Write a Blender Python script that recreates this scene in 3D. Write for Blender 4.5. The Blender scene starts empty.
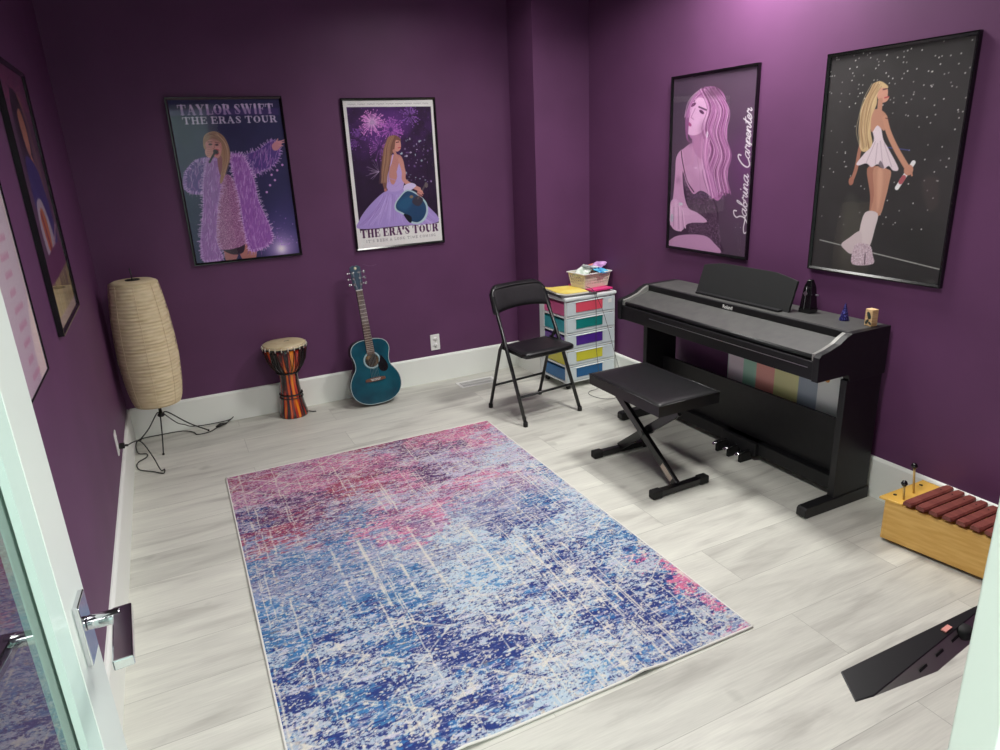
import bpy, math, random
import numpy as np
from mathutils import Vector, Matrix

random.seed(7)
rng = np.random.default_rng(11)
SC = bpy.context.scene
COL = SC.collection
PI = math.pi

# ------------------------------------------------------------------ camera
W = 3.109          # right wall x ; left wall x = 0 ; back wall y = 0
FRONT = -4.20      # inner face of the front wall
H = 2.75           # ceiling height
HB = 0.195         # baseboard height
XP, DP = 2.686, 0.343   # corner chase: its left face and its depth

cam_d = bpy.data.cameras.new('camera')
cam = bpy.data.objects.new('camera', cam_d)
COL.objects.link(cam)
SC.camera = cam
cam_d.sensor_width = 36.0
cam_d.lens = 36.0 * 684.19 / 1000.0
cam_d.clip_start = 0.02
_r = Vector((0.89639239, -0.44105275, -0.04419452))
_u = Vector((0.17614252, 0.2629391, 0.9485973))
_f = Vector((0.40676098, 0.85809994, -0.31338475))
cam.matrix_world = Matrix(((_r.x, _u.x, -_f.x, 0.3797), (_r.y, _u.y, -_f.y, -4.5055),
                           (_r.z, _u.z, -_f.z, 1.5937), (0, 0, 0, 1)))

# ------------------------------------------------------------------ world, lights, exposure
wd = bpy.data.worlds.new('world'); SC.world = wd; wd.use_nodes = True
wd.node_tree.nodes['Background'].inputs[0].default_value = (0.75, 0.85, 1.0, 1)
wd.node_tree.nodes['Background'].inputs[1].default_value = 0.05
SC.view_settings.view_transform = 'Standard'
SC.view_settings.look = 'None'
SC.view_settings.gamma = 1.0
SC.view_settings.use_curve_mapping = False
SC.view_settings.exposure = 0.0

def area(name, loc, sx, sy, power, col, rot=(0, 0, 0), spread=PI):
    d = bpy.data.lights.new(name, 'AREA'); d.shape = 'RECTANGLE'; d.size = sx; d.size_y = sy
    d.energy = power; d.color = col; d.spread = spread
    o = bpy.data.objects.new(name, d); COL.objects.link(o); o.location = loc; o.rotation_euler = rot
    return o
PANELS = [  # x, y, size_x, size_y, watts, colour
    (2.82, -1.92, 0.36, 0.36, 34, (1.0, 0.985, 0.95)),
    (2.05, -1.00, 0.38, 0.38, 12, (1.0, 0.985, 0.95)),  # unseen panel added to brighten the back wall
    (1.45, -3.00, 0.55, 0.55, 27, (1.0, 0.985, 0.95)),
]
for (x, y, sx, sy, pw, c) in PANELS:
    area('panel_light', (x, y, H - 0.045), sx, sy, pw, c, spread=2.62)
area('corridor_light', (0.9, -5.3, H - 0.05), 1.1, 0.5, 82, (0.96, 1.0, 0.97))

# ------------------------------------------------------------------ materials
def lin(c):
    out = []
    for v in c[:3]:
        v = v / 255.0
        out.append(v / 12.92 if v <= 0.04045 else ((v + 0.055) / 1.055) ** 2.4)
    return tuple(out) + (1.0,)

def setin(b, **kw):
    for k, v in kw.items():
        n = k.replace('_', ' ')
        for cand in (n, n.title(), n.capitalize()):
            if cand in b.inputs:
                b.inputs[cand].default_value = v
                break

def mat(name, rgb, rough=0.5, metal=0.0, **kw):
    m = bpy.data.materials.new(name); m.use_nodes = True
    b = m.node_tree.nodes['Principled BSDF']
    b.inputs['Base Color'].default_value = lin(rgb)
    b.inputs['Roughness'].default_value = rough
    b.inputs['Metallic'].default_value = metal
    for k, v in kw.items():
        if k == 'coat': b.inputs['Coat Weight'].default_value = v
        elif k == 'coat_rough': b.inputs['Coat Roughness'].default_value = v
        elif k == 'spec': b.inputs['Specular IOR Level'].default_value = v
        elif k == 'trans': b.inputs['Transmission Weight'].default_value = v
        elif k == 'sheen': b.inputs['Sheen Weight'].default_value = v
        elif k == 'sss': b.inputs['Subsurface Weight'].default_value = v
        elif k == 'alpha': b.inputs['Alpha'].default_value = v
        elif k == 'emit': b.inputs['Emission Color'].default_value = lin(rgb); b.inputs['Emission Strength'].default_value = v
    return m

def N(m, typ, **kw):
    n = m.node_tree.nodes.new(typ)
    for k, v in kw.items(): setattr(n, k, v)
    return n
def Lk(m, a, b): m.node_tree.links.new(a, b)
def BS(m): return m.node_tree.nodes['Principled BSDF']

def noisy(m, rgb_a, rgb_b, scale=(8, 8, 8), detail=4, lo=0.35, hi=0.65, bump=0.0, bscale=200):
    tc = N(m, 'ShaderNodeTexCoord'); mp = N(m, 'ShaderNodeMapping'); mp.inputs['Scale'].default_value = scale
    no = N(m, 'ShaderNodeTexNoise'); no.inputs['Scale'].default_value = 1; no.inputs['Detail'].default_value = detail
    cr = N(m, 'ShaderNodeValToRGB'); cr.color_ramp.elements[0].position = lo; cr.color_ramp.elements[1].position = hi
    cr.color_ramp.elements[0].color = lin(rgb_a); cr.color_ramp.elements[1].color = lin(rgb_b)
    Lk(m, tc.outputs['Object'], mp.inputs['Vector']); Lk(m, mp.outputs[0], no.inputs['Vector'])
    Lk(m, no.outputs['Fac'], cr.inputs['Fac']); Lk(m, cr.outputs['Color'], BS(m).inputs['Base Color'])
    if bump:
        n2 = N(m, 'ShaderNodeTexNoise'); n2.inputs['Scale'].default_value = bscale
        bp = N(m, 'ShaderNodeBump'); bp.inputs['Strength'].default_value = bump; bp.inputs['Distance'].default_value = 0.001
        Lk(m, tc.outputs['Object'], n2.inputs['Vector']); Lk(m, n2.outputs['Fac'], bp.inputs['Height']); Lk(m, bp.outputs[0], BS(m).inputs['Normal'])
    return m

M = {}
M['wall'] = noisy(mat('purple_paint', (92, 52, 98), 0.55, spec=0.35), (95, 56, 92), (101, 60, 98), (3, 3, 3), bump=0.15, bscale=260)
M['white_trim'] = mat('white_trim_paint', (244, 247, 241), 0.4)
M['ceiling'] = mat('ceiling_paint', (90, 88, 90), 0.9)
M['mint'] = mat('mint_paint', (205, 226, 219), 0.7)
M['black'] = noisy(mat('black_vinyl_wood', (26, 26, 28), 0.42, spec=0.4), (22, 22, 24), (27, 27, 29), (30, 30, 30), bump=0.1)
M['piano_top'] = noisy(mat('piano_top_sheen_grey', (60, 60, 60), 0.5, spec=0.8), (60, 60, 59), (70, 70, 68), (25, 25, 25), bump=0.1)  # grazing sheen on the black lid and top put into a greyer base
M['black_metal'] = mat('black_metal', (18, 18, 20), 0.35, 0.0, spec=0.6)
M['black_vinyl'] = noisy(mat('black_vinyl', (24, 24, 26), 0.38, spec=0.5), (20, 20, 22), (28, 28, 30), (40, 40, 40), bump=0.3, bscale=120)
M['black_rubber'] = mat('black_rubber', (18, 18, 18), 0.7)
M['frame_black'] = mat('frame_black', (12, 12, 14), 0.2, spec=0.7)
M['chrome'] = mat('chrome', (215, 215, 220), 0.12, 1.0)
M['silver'] = mat('silver', (190, 190, 195), 0.3, 1.0)
M['white_plastic'] = mat('white_plastic', (235, 235, 232), 0.4)
M['cable'] = mat('black_cable', (14, 14, 14), 0.5)

def floor_material():
    m = mat('grey_oak_planks', (180, 178, 172), 0.42, spec=0.35)
    tc = N(m, 'ShaderNodeTexCoord')
    mp = N(m, 'ShaderNodeMapping'); mp.inputs['Location'].default_value = (0.35, 0.145, 0)
    Lk(m, tc.outputs['Object'], mp.inputs['Vector'])
    br = N(m, 'ShaderNodeTexBrick'); br.offset = 0.37; br.offset_frequency = 2
    br.inputs['Scale'].default_value = 1.0; br.inputs['Brick Width'].default_value = 1.52
    br.inputs['Row Height'].default_value = 0.2285; br.inputs['Mortar Size'].default_value = 0.0011
    br.inputs['Mortar Smooth'].default_value = 0.3
    br.inputs['Color1'].default_value = (0.0, 0, 0, 1); br.inputs['Color2'].default_value = (1, 1, 1, 1)
    br.inputs['Mortar'].default_value = (0.5, 0.5, 0.5, 1)
    Lk(m, mp.outputs[0], br.inputs['Vector'])
    # per-plank offset so the grain does not run across seams
    sep = N(m, 'ShaderNodeVectorMath', operation='MULTIPLY_ADD')
    sep.inputs[1].default_value = (7.3, 3.1, 0); 
    Lk(m, br.outputs['Color'], sep.inputs[0]); Lk(m, tc.outputs['Object'], sep.inputs[2])
    g1 = N(m, 'ShaderNodeMapping'); g1.inputs['Scale'].default_value = (1.5, 9, 1); Lk(m, sep.outputs[0], g1.inputs['Vector'])
    n1 = N(m, 'ShaderNodeTexNoise'); n1.inputs['Scale'].default_value = 1.3; n1.inputs['Detail'].default_value = 5; n1.inputs['Distortion'].default_value = 0.6
    Lk(m, g1.outputs[0], n1.inputs['Vector'])
    g2 = N(m, 'ShaderNodeMapping'); g2.inputs['Scale'].default_value = (9, 170, 1); Lk(m, sep.outputs[0], g2.inputs['Vector'])
    n2 = N(m, 'ShaderNodeTexNoise'); n2.inputs['Scale'].default_value = 1; n2.inputs['Detail'].default_value = 3
    Lk(m, g2.outputs[0], n2.inputs['Vector'])
    n3 = N(m, 'ShaderNodeTexNoise'); n3.inputs['Scale'].default_value = 5.5; n3.inputs['Detail'].default_value = 2
    Lk(m, sep.outputs[0], n3.inputs['Vector'])
    cr = N(m, 'ShaderNodeValToRGB')
    e = cr.color_ramp.elements
    e[0].position = 0.25; e[0].color = lin((178, 176, 168)); e[1].position = 0.78; e[1].color = lin((225, 225, 214))
    k = cr.color_ramp.elements.new(0.46); k.color = lin((208, 207, 198))
    Lk(m, n1.outputs['Fac'], cr.inputs['Fac'])
    fine = N(m, 'ShaderNodeMapRange'); fine.inputs['From Min'].default_value = 0.25; fine.inputs['From Max'].default_value = 0.75
    fine.inputs['To Min'].default_value = 0.90; fine.inputs['To Max'].default_value = 1.05
    Lk(m, n2.outputs['Fac'], fine.inputs['Value'])
    knot = N(m, 'ShaderNodeMapRange'); knot.inputs['From Min'].default_value = 0.24; knot.inputs['From Max'].default_value = 0.33
    knot.inputs['To Min'].default_value = 0.78; knot.inputs['To Max'].default_value = 1.0
    Lk(m, n3.outputs['Fac'], knot.inputs['Value'])
    tone = N(m, 'ShaderNodeMapRange'); tone.inputs['To Min'].default_value = 0.90; tone.inputs['To Max'].default_value = 1.06
    Lk(m, br.outputs['Color'], tone.inputs['Value'])
    mm = N(m, 'ShaderNodeMath', operation='MULTIPLY'); Lk(m, fine.outputs[0], mm.inputs[0]); Lk(m, knot.outputs[0], mm.inputs[1])
    m2 = N(m, 'ShaderNodeMath', operation='MULTIPLY'); Lk(m, mm.outputs[0], m2.inputs[0]); Lk(m, tone.outputs[0], m2.inputs[1])
    seam = N(m, 'ShaderNodeMapRange'); seam.inputs['To Min'].default_value = 1.0; seam.inputs['To Max'].default_value = 0.62
    Lk(m, br.outputs['Fac'], seam.inputs['Value'])
    m3 = N(m, 'ShaderNodeMath', operation='MULTIPLY'); Lk(m, m2.outputs[0], m3.inputs[0]); Lk(m, seam.outputs[0], m3.inputs[1])
    vm = N(m, 'ShaderNodeVectorMath', operation='SCALE'); Lk(m, cr.outputs['Color'], vm.inputs[0]); Lk(m, m3.outputs[0], vm.inputs['Scale'])
    Lk(m, vm.outputs[0], BS(m).inputs['Base Color'])
    bp = N(m, 'ShaderNodeBump'); bp.inputs['Strength'].default_value = 0.25; bp.inputs['Distance'].default_value = 0.001
    Lk(m, n2.outputs['Fac'], bp.inputs['Height']); Lk(m, bp.outputs[0], BS(m).inputs['Normal'])
    return m
M['floor'] = floor_material()

# ------------------------------------------------------------------ mesh helpers
class MB:
    def __init__(s): s.v = []; s.f = []; s.sm = []
    def add(s, vs, fs, smooth=False, mx=None):
        o = len(s.v)
        for p in vs:
            p = Vector(p)
            s.v.append(tuple(mx @ p) if mx is not None else tuple(p))
        for f in fs:
            s.f.append(tuple(i + o for i in f)); s.sm.append(smooth)
        return s
    def box(s, a, b, mx=None):
        (x0, y0, z0), (x1, y1, z1) = a, b
        vs = [(x0, y0, z0), (x1, y0, z0), (x1, y1, z0), (x0, y1, z0), (x0, y0, z1), (x1, y0, z1), (x1, y1, z1), (x0, y1, z1)]
        return s.add(vs, [(0, 3, 2, 1), (4, 5, 6, 7), (0, 1, 5, 4), (1, 2, 6, 5), (2, 3, 7, 6), (3, 0, 4, 7)], mx=mx)
    def bar(s, p, q, w, h, up=(0, 0, 1)):
        p = Vector(p); q = Vector(q); d = (q - p).normalized(); up = Vector(up)
        sx = d.cross(up)
        if sx.length < 1e-4: sx = d.cross(Vector((1, 0, 0)))
        sx.normalize(); u = sx.cross(d)
        vs = []
        for c in (p, q):
            for a, b in ((-1, -1), (1, -1), (1, 1), (-1, 1)): vs.append(c + sx * a * w / 2 + u * b * h / 2)
        return s.add(vs, [(0, 1, 2, 3), (7, 6, 5, 4), (0, 4, 5, 1), (1, 5, 6, 2), (2, 6, 7, 3), (3, 7, 4, 0)])
    def tube(s, pts, r, n=10, cap=True, flat=1.0):
        pts = [Vector(p) for p in pts]; k = len(pts)
        rs = r if isinstance(r, (list, tuple)) else [r] * k
        rings = []; ref = None
        for i in range(k):
            d = (pts[min(i + 1, k - 1)] - pts[max(i - 1, 0)]).normalized()
            if ref is None:
                ref = Vector((0, 0, 1)) if abs(d.z) < 0.9 else Vector((1, 0, 0))
            a = d.cross(ref).normalized(); b = a.cross(d).normalized(); ref = b
            rings.append([pts[i] + (a * math.cos(2 * PI * j / n) + b * flat * math.sin(2 * PI * j / n)) * rs[i] for j in range(n)])
        vs = [p for rg in rings for p in rg]
        fs = [(i * n + j, i * n + (j + 1) % n, (i + 1) * n + (j + 1) % n, (i + 1) * n + j) for i in range(k - 1) for j in range(n)]
        o = len(s.v); s.add(vs, fs, True)
        if cap:
            s.f.append(tuple(o + j for j in range(n))[::-1]); s.sm.append(False)
            s.f.append(tuple(o + (k - 1) * n + j for j in range(n))); s.sm.append(False)
        return s
    def lathe(s, prof, n=32, c=(0, 0, 0), mx=None, cap=True, sx=1.0):
        vs = []; k = len(prof)
        for (r, z) in prof:
            for j in range(n):
                a = 2 * PI * j / n
                vs.append((c[0] + r * sx * math.cos(a), c[1] + r * math.sin(a), c[2] + z))
        fs = [(i * n + j, i * n + (j + 1) % n, (i + 1) * n + (j + 1) % n, (i + 1) * n + j) for i in range(k - 1) for j in range(n)]
        o = len(s.v); s.add(vs, fs, True, mx)
        if cap:
            if prof[0][0] > 1e-5: s.f.append(tuple(o + j for j in range(n))[::-1]); s.sm.append(False)
            if prof[-1][0] > 1e-5: s.f.append(tuple(o + (k - 1) * n + j for j in range(n))); s.sm.append(False)
        return s
    def prism(s, outline, z0, z1, mx=None, smooth=False):
        n = len(outline)
        vs = [(x, y, z0) for x, y in outline] + [(x, y, z1) for x, y in outline]
        o = len(s.v)
        s.add(vs, [], mx=mx)
        s.f.append(tuple(o + i for i in range(n))[::-1]); s.sm.append(False)
        s.f.append(tuple(o + n + i for i in range(n))); s.sm.append(False)
        for i in range(n):
            j = (i + 1) % n
            s.f.append((o + i, o + j, o + n + j, o + n + i)); s.sm.append(smooth)
        return s
    def mesh(s, name):
        me = bpy.data.meshes.new(name); me.from_pydata([tuple(v) for v in s.v], [], s.f)
        me.polygons.foreach_set('use_smooth', s.sm); me.update(); return me
    def build(s, name, material, parent=None, loc=None, bevel=0.0, seg=2, inv=None):
        me = s.mesh(name)
        import bmesh
        bm = bmesh.new(); bm.from_mesh(me); bmesh.ops.recalc_face_normals(bm, faces=bm.faces); bm.to_mesh(me); bm.free()
        me.materials.append(material)
        o = bpy.data.objects.new(name, me); COL.objects.link(o)
        if parent is not None: o.parent = parent
        if loc is not None: o.location = loc
        if bevel > 0:
            b = o.modifiers.new('bevel', 'BEVEL'); b.width = bevel; b.segments = seg; b.limit_method = 'ANGLE'; b.angle_limit = math.radians(40)
            b.harden_normals = False
        return o

def tag(o, label=None, cat=None, group=None, kind=None):
    if label: o['label'] = label
    if cat: o['category'] = cat
    if group: o['group'] = group
    if kind: o['kind'] = kind
    return o
def thing(name, label, cat, loc=(0, 0, 0), rz=0, group=None):
    o = bpy.data.objects.new(name, None); COL.objects.link(o)
    o.location = loc; o.rotation_euler = (0, 0, rz); o.empty_display_size = 0.1
    return tag(o, label, cat, group)
def struct(name, mb, m, **kw):
    o = mb.build(name, m, **kw); o['kind'] = 'structure'; return o
def kids(o): return [c for c in bpy.data.objects if c.parent == o]
def copy_tree(o, parent=None):
    c = o.copy(); COL.objects.link(c); c.parent = parent
    for ch in kids(o): copy_tree(ch, c)
    return c
def text_mesh(name, body, size, material, parent, mx, extrude=0.0005, shear=0.0, offset=0.0):
    cu = bpy.data.curves.new(name, 'FONT'); cu.body = body; cu.size = size; cu.extrude = extrude
    cu.align_x = 'CENTER'; cu.align_y = 'CENTER'; cu.shear = shear; cu.offset = offset
    t = bpy.data.objects.new(name + '_tmp', cu); COL.objects.link(t)
    dg = bpy.context.evaluated_depsgraph_get(); me = bpy.data.meshes.new_from_object(t.evaluated_get(dg))
    bpy.data.objects.remove(t, do_unlink=True)
    me.transform(mx); me.materials.clear(); me.materials.append(material)
    o = bpy.data.objects.new(name, me); COL.objects.link(o); o.parent = parent
    return o
def smooth_pts(pts, k=6, closed=False):
    pts = [Vector(p) for p in pts]; out = []; n = len(pts)
    rngi = range(n) if closed else range(n - 1)
    for i in rngi:
        g = (lambda q: pts[q % n]) if closed else (lambda q: pts[max(0, min(n - 1, q))])
        p0, p1, p2, p3 = g(i - 1), g(i), g(i + 1), g(i + 2)
        for s in range(k):
            t = s / k
            out.append(0.5 * ((2 * p1) + (p2 - p0) * t + (2 * p0 - 5 * p1 + 4 * p2 - p3) * t * t + (3 * p1 - p0 - 3 * p2 + p3) * t ** 3))
    if not closed: out.append(pts[-1])
    return out
#%%STRUCTURE
# ------------------------------------------------------------------ room shell
T = 0.015
struct('floor', MB().box((-0.12, -6.6, -0.10), (W + 0.12, 0.12, 0.0)), M['floor'])
struct('wall_left', MB().box((-0.12, FRONT - 0.12, 0), (0, 0.12, H)), M['wall'])
struct('wall_back', MB().box((0, 0, 0), (W + 0.12, 0.12, H)), M['wall'])
struct('wall_chase', MB().box((XP, -DP, 0), (W, 0, H)), M['wall'])
struct('wall_right', MB().box((W, FRONT - 0.12, 0), (W + 0.12, 0.0, H)), M['wall'])
struct('ceiling', MB().box((-0.12, -6.6, H), (W + 0.12, 0.12, H + 0.1)), M['ceiling'])
OPX0, OPX1, OPZ = 0.095, 1.047, 2.15
struct('wall_front', MB().box((OPX1 + 0.10, FRONT - 0.12, 0), (W, FRONT, H)).box((-0.0, FRONT - 0.12, OPZ + 0.05), (OPX1 + 0.10, FRONT, H)), M['wall'])
def corridor():
    mb = MB().box((-0.12, -6.7, 0), (W + 0.12, -6.6, H)).box((-0.22, -6.6, 0), (-0.12, FRONT - 0.12, H)).box((W + 0.12, -6.6, 0), (W + 0.22, FRONT - 0.12, H))
    struct('wall_corridor', mb, M['mint'])
corridor()

def baseboard(name, p, q, nrm):
    """profiled board along p->q with inward normal nrm"""
    p = Vector((p[0], p[1], 0)); q = Vector((q[0], q[1], 0)); n = Vector((nrm[0], nrm[1], 0))
    prof = [(0, 0), (T, 0), (T, HB - 0.012), (T - 0.004, HB - 0.004), (T - 0.009, HB), (0, HB)]
    vs = [c + n * a + Vector((0, 0, z)) for c in (p, q) for a, z in prof]
    k = len(prof)
    fs = [tuple(range(k)), tuple(range(k, 2 * k))[::-1]] + [(i, (i + 1) % k, k + (i + 1) % k, k + i) for i in range(k)]
    struct(name, MB().add(vs, fs), M['white_trim'])
baseboard('baseboard_left', (0, 0), (0, FRONT), (1, 0))
baseboard('baseboard_back', (T, 0), (XP, 0), (0, -1))
baseboard('baseboard_chase_side', (XP, -T), (XP, -DP - T), (-1, 0))
baseboard('baseboard_chase', (XP, -DP), (W, -DP), (0, -1))
baseboard('baseboard_right', (W, -DP - T), (W, FRONT), (-1, 0))

# right door jamb: white lining with a stepped stop, casing on the corridor side
jm = MB().box((OPX1, FRONT - 0.032, 0), (OPX1 + 0.10, FRONT + 0.012, OPZ + 0.05)).box((OPX1 + 0.012, FRONT - 0.135, 0), (OPX1 + 0.10, FRONT - 0.032, OPZ + 0.05))
struct('trim_1', jm, M['white_trim'], bevel=0.002)
struct('trim_2', MB().box((0.0, FRONT - 0.135, 0), (OPX0 - 0.0, FRONT + 0.012, OPZ + 0.05)), M['white_trim'], bevel=0.002)
struct('trim_3', MB().box((OPX0, FRONT - 0.135, OPZ), (OPX1, FRONT + 0.012, OPZ + 0.05)), M['white_trim'], bevel=0.002)

# ceiling panel fittings (out of the frame, they carry the room's light; the back-wall one is added fill)
M['diffuser'] = mat('lit_diffuser', (255, 250, 245), 0.5, emit=2.0)
def ceiling_panel(x, y, sx, sy, lb):
    t = thing('ceiling_light', lb, 'ceiling light', (x, y, H - 0.001))
    a, b = sx / 2 + 0.03, sy / 2 + 0.03
    f = MB()
    f.box((-a, -b, -0.03), (a, -b + 0.03, 0)).box((-a, b - 0.03, -0.03), (a, b, 0)).box((-a, -b + 0.03, -0.03), (-a + 0.03, b - 0.03, 0)).box((a - 0.03, -b + 0.03, -0.03), (a, b - 0.03, 0))
    f.build('light_frame', M['white_plastic'], t)
    MB().box((-a + 0.03, -b + 0.03, -0.022), (a - 0.03, b - 0.03, -0.012)).build('diffuser', M['diffuser'], t)
for i, (x, y, sx, sy, pw, c) in enumerate(PANELS):
    ceiling_panel(x, y, sx, sy, ['square white ceiling light panel above the piano', 'added square white ceiling light panel brightening the back wall', 'square white ceiling light panel near the door'][i])
#%%DOOR
# ------------------------------------------------------------------ glass door, open against the left wall
def glass_material():
    m = bpy.data.materials.new('door_glass'); m.use_nodes = True; nt = m.node_tree
    nt.nodes.remove(nt.nodes['Principled BSDF']); out = nt.nodes['Material Output']
    tr = N(m, 'ShaderNodeBsdfTransparent'); tr.inputs[0].default_value = (0.80, 0.86, 0.84, 1)
    gl = N(m, 'ShaderNodeBsdfGlossy'); gl.inputs['Roughness'].default_value = 0.004; gl.inputs[0].default_value = (0.95, 0.97, 0.97, 1)
    fr = N(m, 'ShaderNodeFresnel'); fr.inputs[0].default_value = 2.1
    ge = N(m, 'ShaderNodeNewGeometry'); sb = N(m, 'ShaderNodeMath', operation='SUBTRACT'); sb.inputs[0].default_value = 1.0; ff = N(m, 'ShaderNodeMath', operation='MULTIPLY')
    Lk(m, ge.outputs['Backfacing'], sb.inputs[1]); Lk(m, sb.outputs[0], ff.inputs[0]); Lk(m, fr.outputs[0], ff.inputs[1])
    mx = N(m, 'ShaderNodeMixShader')
    Lk(m, ff.outputs[0], mx.inputs[0]); Lk(m, tr.outputs[0], mx.inputs[1]); Lk(m, gl.outputs[0], mx.inputs[2]); Lk(m, mx.outputs[0], out.inputs[0])
    return m
M['glass'] = glass_material()
def door():
    # local frame: origin at the hinge on the visible face, +y towards the free edge, +x out of the visible face
    fe = Vector((0.168, -3.365)); hg = Vector((0.116, -4.185)); Lf = (fe - hg).length
    ang = math.atan2(-(fe.x - hg.x), fe.y - hg.y)
    d = thing('glass_door', 'open white framed glass door with chrome lever handle at left edge', 'door', (hg.x, hg.y, 0.008), ang)
    zt = OPZ - 0.02; TH = 0.044; S = 0.118
    f = MB()
    f.box((-TH, Lf - S, 0), (0, Lf, zt)).box((-TH, 0, 0), (0, S, zt)).box((-TH, S, 0), (0, Lf - S, 0.20)).box((-TH, S, zt - 0.12), (0, Lf - S, zt))
    f.build('door_frame', M['door_paint'], d, bevel=0.0015)
    g = MB().box((-TH / 2 - 0.004, S, 0.20), (-TH / 2 + 0.004, Lf - S, zt - 0.12)); g.build('glass_pane', M['glass'], d)
    # glazing bead: sloped strip all round the glass on each face
    b = MB(); bw = 0.045
    def bead(y0, y1, z0, z1, iy, iz):
        for sgn in (1, -1):
            xo = -0.001 if sgn > 0 else -TH + 0.001; xi = -TH / 2 + 0.006 * sgn
            xs = -0.006 if sgn > 0 else -TH + 0.006
            P = [(xo, y0, z0), (xo, y1, z1), (xs, y1 + iy[1], z1 + iz[1]), (xs, y0 + iy[0], z0 + iz[0]), (xi, y1 + iy[1], z1 + iz[1]), (xi, y0 + iy[0], z0 + iz[0])]
            b.add(P, [(0, 1, 2, 3), (3, 2, 4, 5)])
    zb, zt2 = 0.20, zt - 0.12
    bead(Lf - S, Lf - S, zb, zt2, (-bw, -bw), (bw, -bw)); bead(S, S, zb, zt2, (bw, bw), (bw, -bw))
    bead(S, Lf - S, zb, zb, (bw, -bw), (bw, bw)); bead(S, Lf - S, zt2, zt2, (bw, -bw), (-bw, -bw))
    b.build('glazing_bead', M['door_bead'], d)
    zh = 0.925; yh = Lf - 0.062
    for sgn in (1, -1):
        x0 = 0.0 if sgn > 0 else -TH
        fx = lambda a: x0 + sgn * a
        pl = MB(); pl.box((min(fx(0), fx(0.009)), yh - 0.027, zh - 0.06), (max(fx(0), fx(0.009)), yh + 0.027, zh + 0.045))
        p = pl.build('handle_plate', M['chrome'], d, bevel=0.002)
        lv = MB()
        lv.tube([(fx(0.009), yh, zh), (fx(0.055), yh, zh)], 0.0115, 14)
        lv.bar((fx(0.056), yh + 0.014, zh), (fx(0.070), yh - 0.125, zh), 0.027, 0.016)
        lv.build('lever', M['chrome'], d, bevel=0.002)
    l = MB().box((-TH / 2 - 0.012, Lf, zh - 0.11), (-TH / 2 + 0.012, Lf + 0.002, zh + 0.11)); l.build('latch_plate', M['silver'], d)
    for z in (0.25, 1.05, 1.85):
        MB().tube([(0.004, -0.006, z - 0.045), (0.004, -0.006, z + 0.045)], 0.006, 10).build('hinge', M['silver'], d)
M['door_paint'] = mat('door_paint', (228, 236, 230), 0.35)
M['door_bead'] = mat('door_bead_paint', (210, 232, 223), 0.35)
door()
#%%CANVAS
# ------------------------------------------------------------------ numpy painting of prints (poster art, rug) into mesh colours
def vnoise(h, w, sy, sx, r):
    """smooth value noise on an h x w grid with cells sy x sx pixels"""
    gy = int(h / sy) + 3; gx = int(w / sx) + 3
    g = r.random((gy, gx))
    y = np.arange(h) / sy; x = np.arange(w) / sx
    yi = y.astype(int); xi = x.astype(int); fy = y - yi; fx = x - xi
    fy = fy * fy * (3 - 2 * fy); fx = fx * fx * (3 - 2 * fx)
    a = g[yi][:, xi]; b = g[yi][:, xi + 1]; c = g[yi + 1][:, xi]; d = g[yi + 1][:, xi + 1]
    return (a * (1 - fx) + b * fx) * (1 - fy)[:, None] + (c * (1 - fx) + d * fx) * fy[:, None]
def fbm(h, w, sy, sx, r, o=4, g=0.55):
    t = 0; a = 1; s = 0
    for i in range(o):
        t = t + a * vnoise(h, w, max(sy, 1.01), max(sx, 1.01), r); s += a; a *= g; sy /= 2; sx /= 2
    return t / s
def homog(src):
    """homography from crop pixels to unit square (u right, v down); src: TL TR BR BL"""
    dst = [(0, 0), (1, 0), (1, 1), (0, 1)]; A = []; B = []
    for (x, y), (u, v) in zip(src, dst):
        A.append([x, y, 1, 0, 0, 0, -u * x, -u * y]); B.append(u)
        A.append([0, 0, 0, x, y, 1, -v * x, -v * y]); B.append(v)
    h = np.linalg.solve(np.array(A, float), np.array(B, float))
    def f(p):
        x, y = p; w_ = h[6] * x + h[7] * y + 1
        return ((h[0] * x + h[1] * y + h[2]) / w_, (h[3] * x + h[4] * y + h[5]) / w_)
    return f
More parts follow.
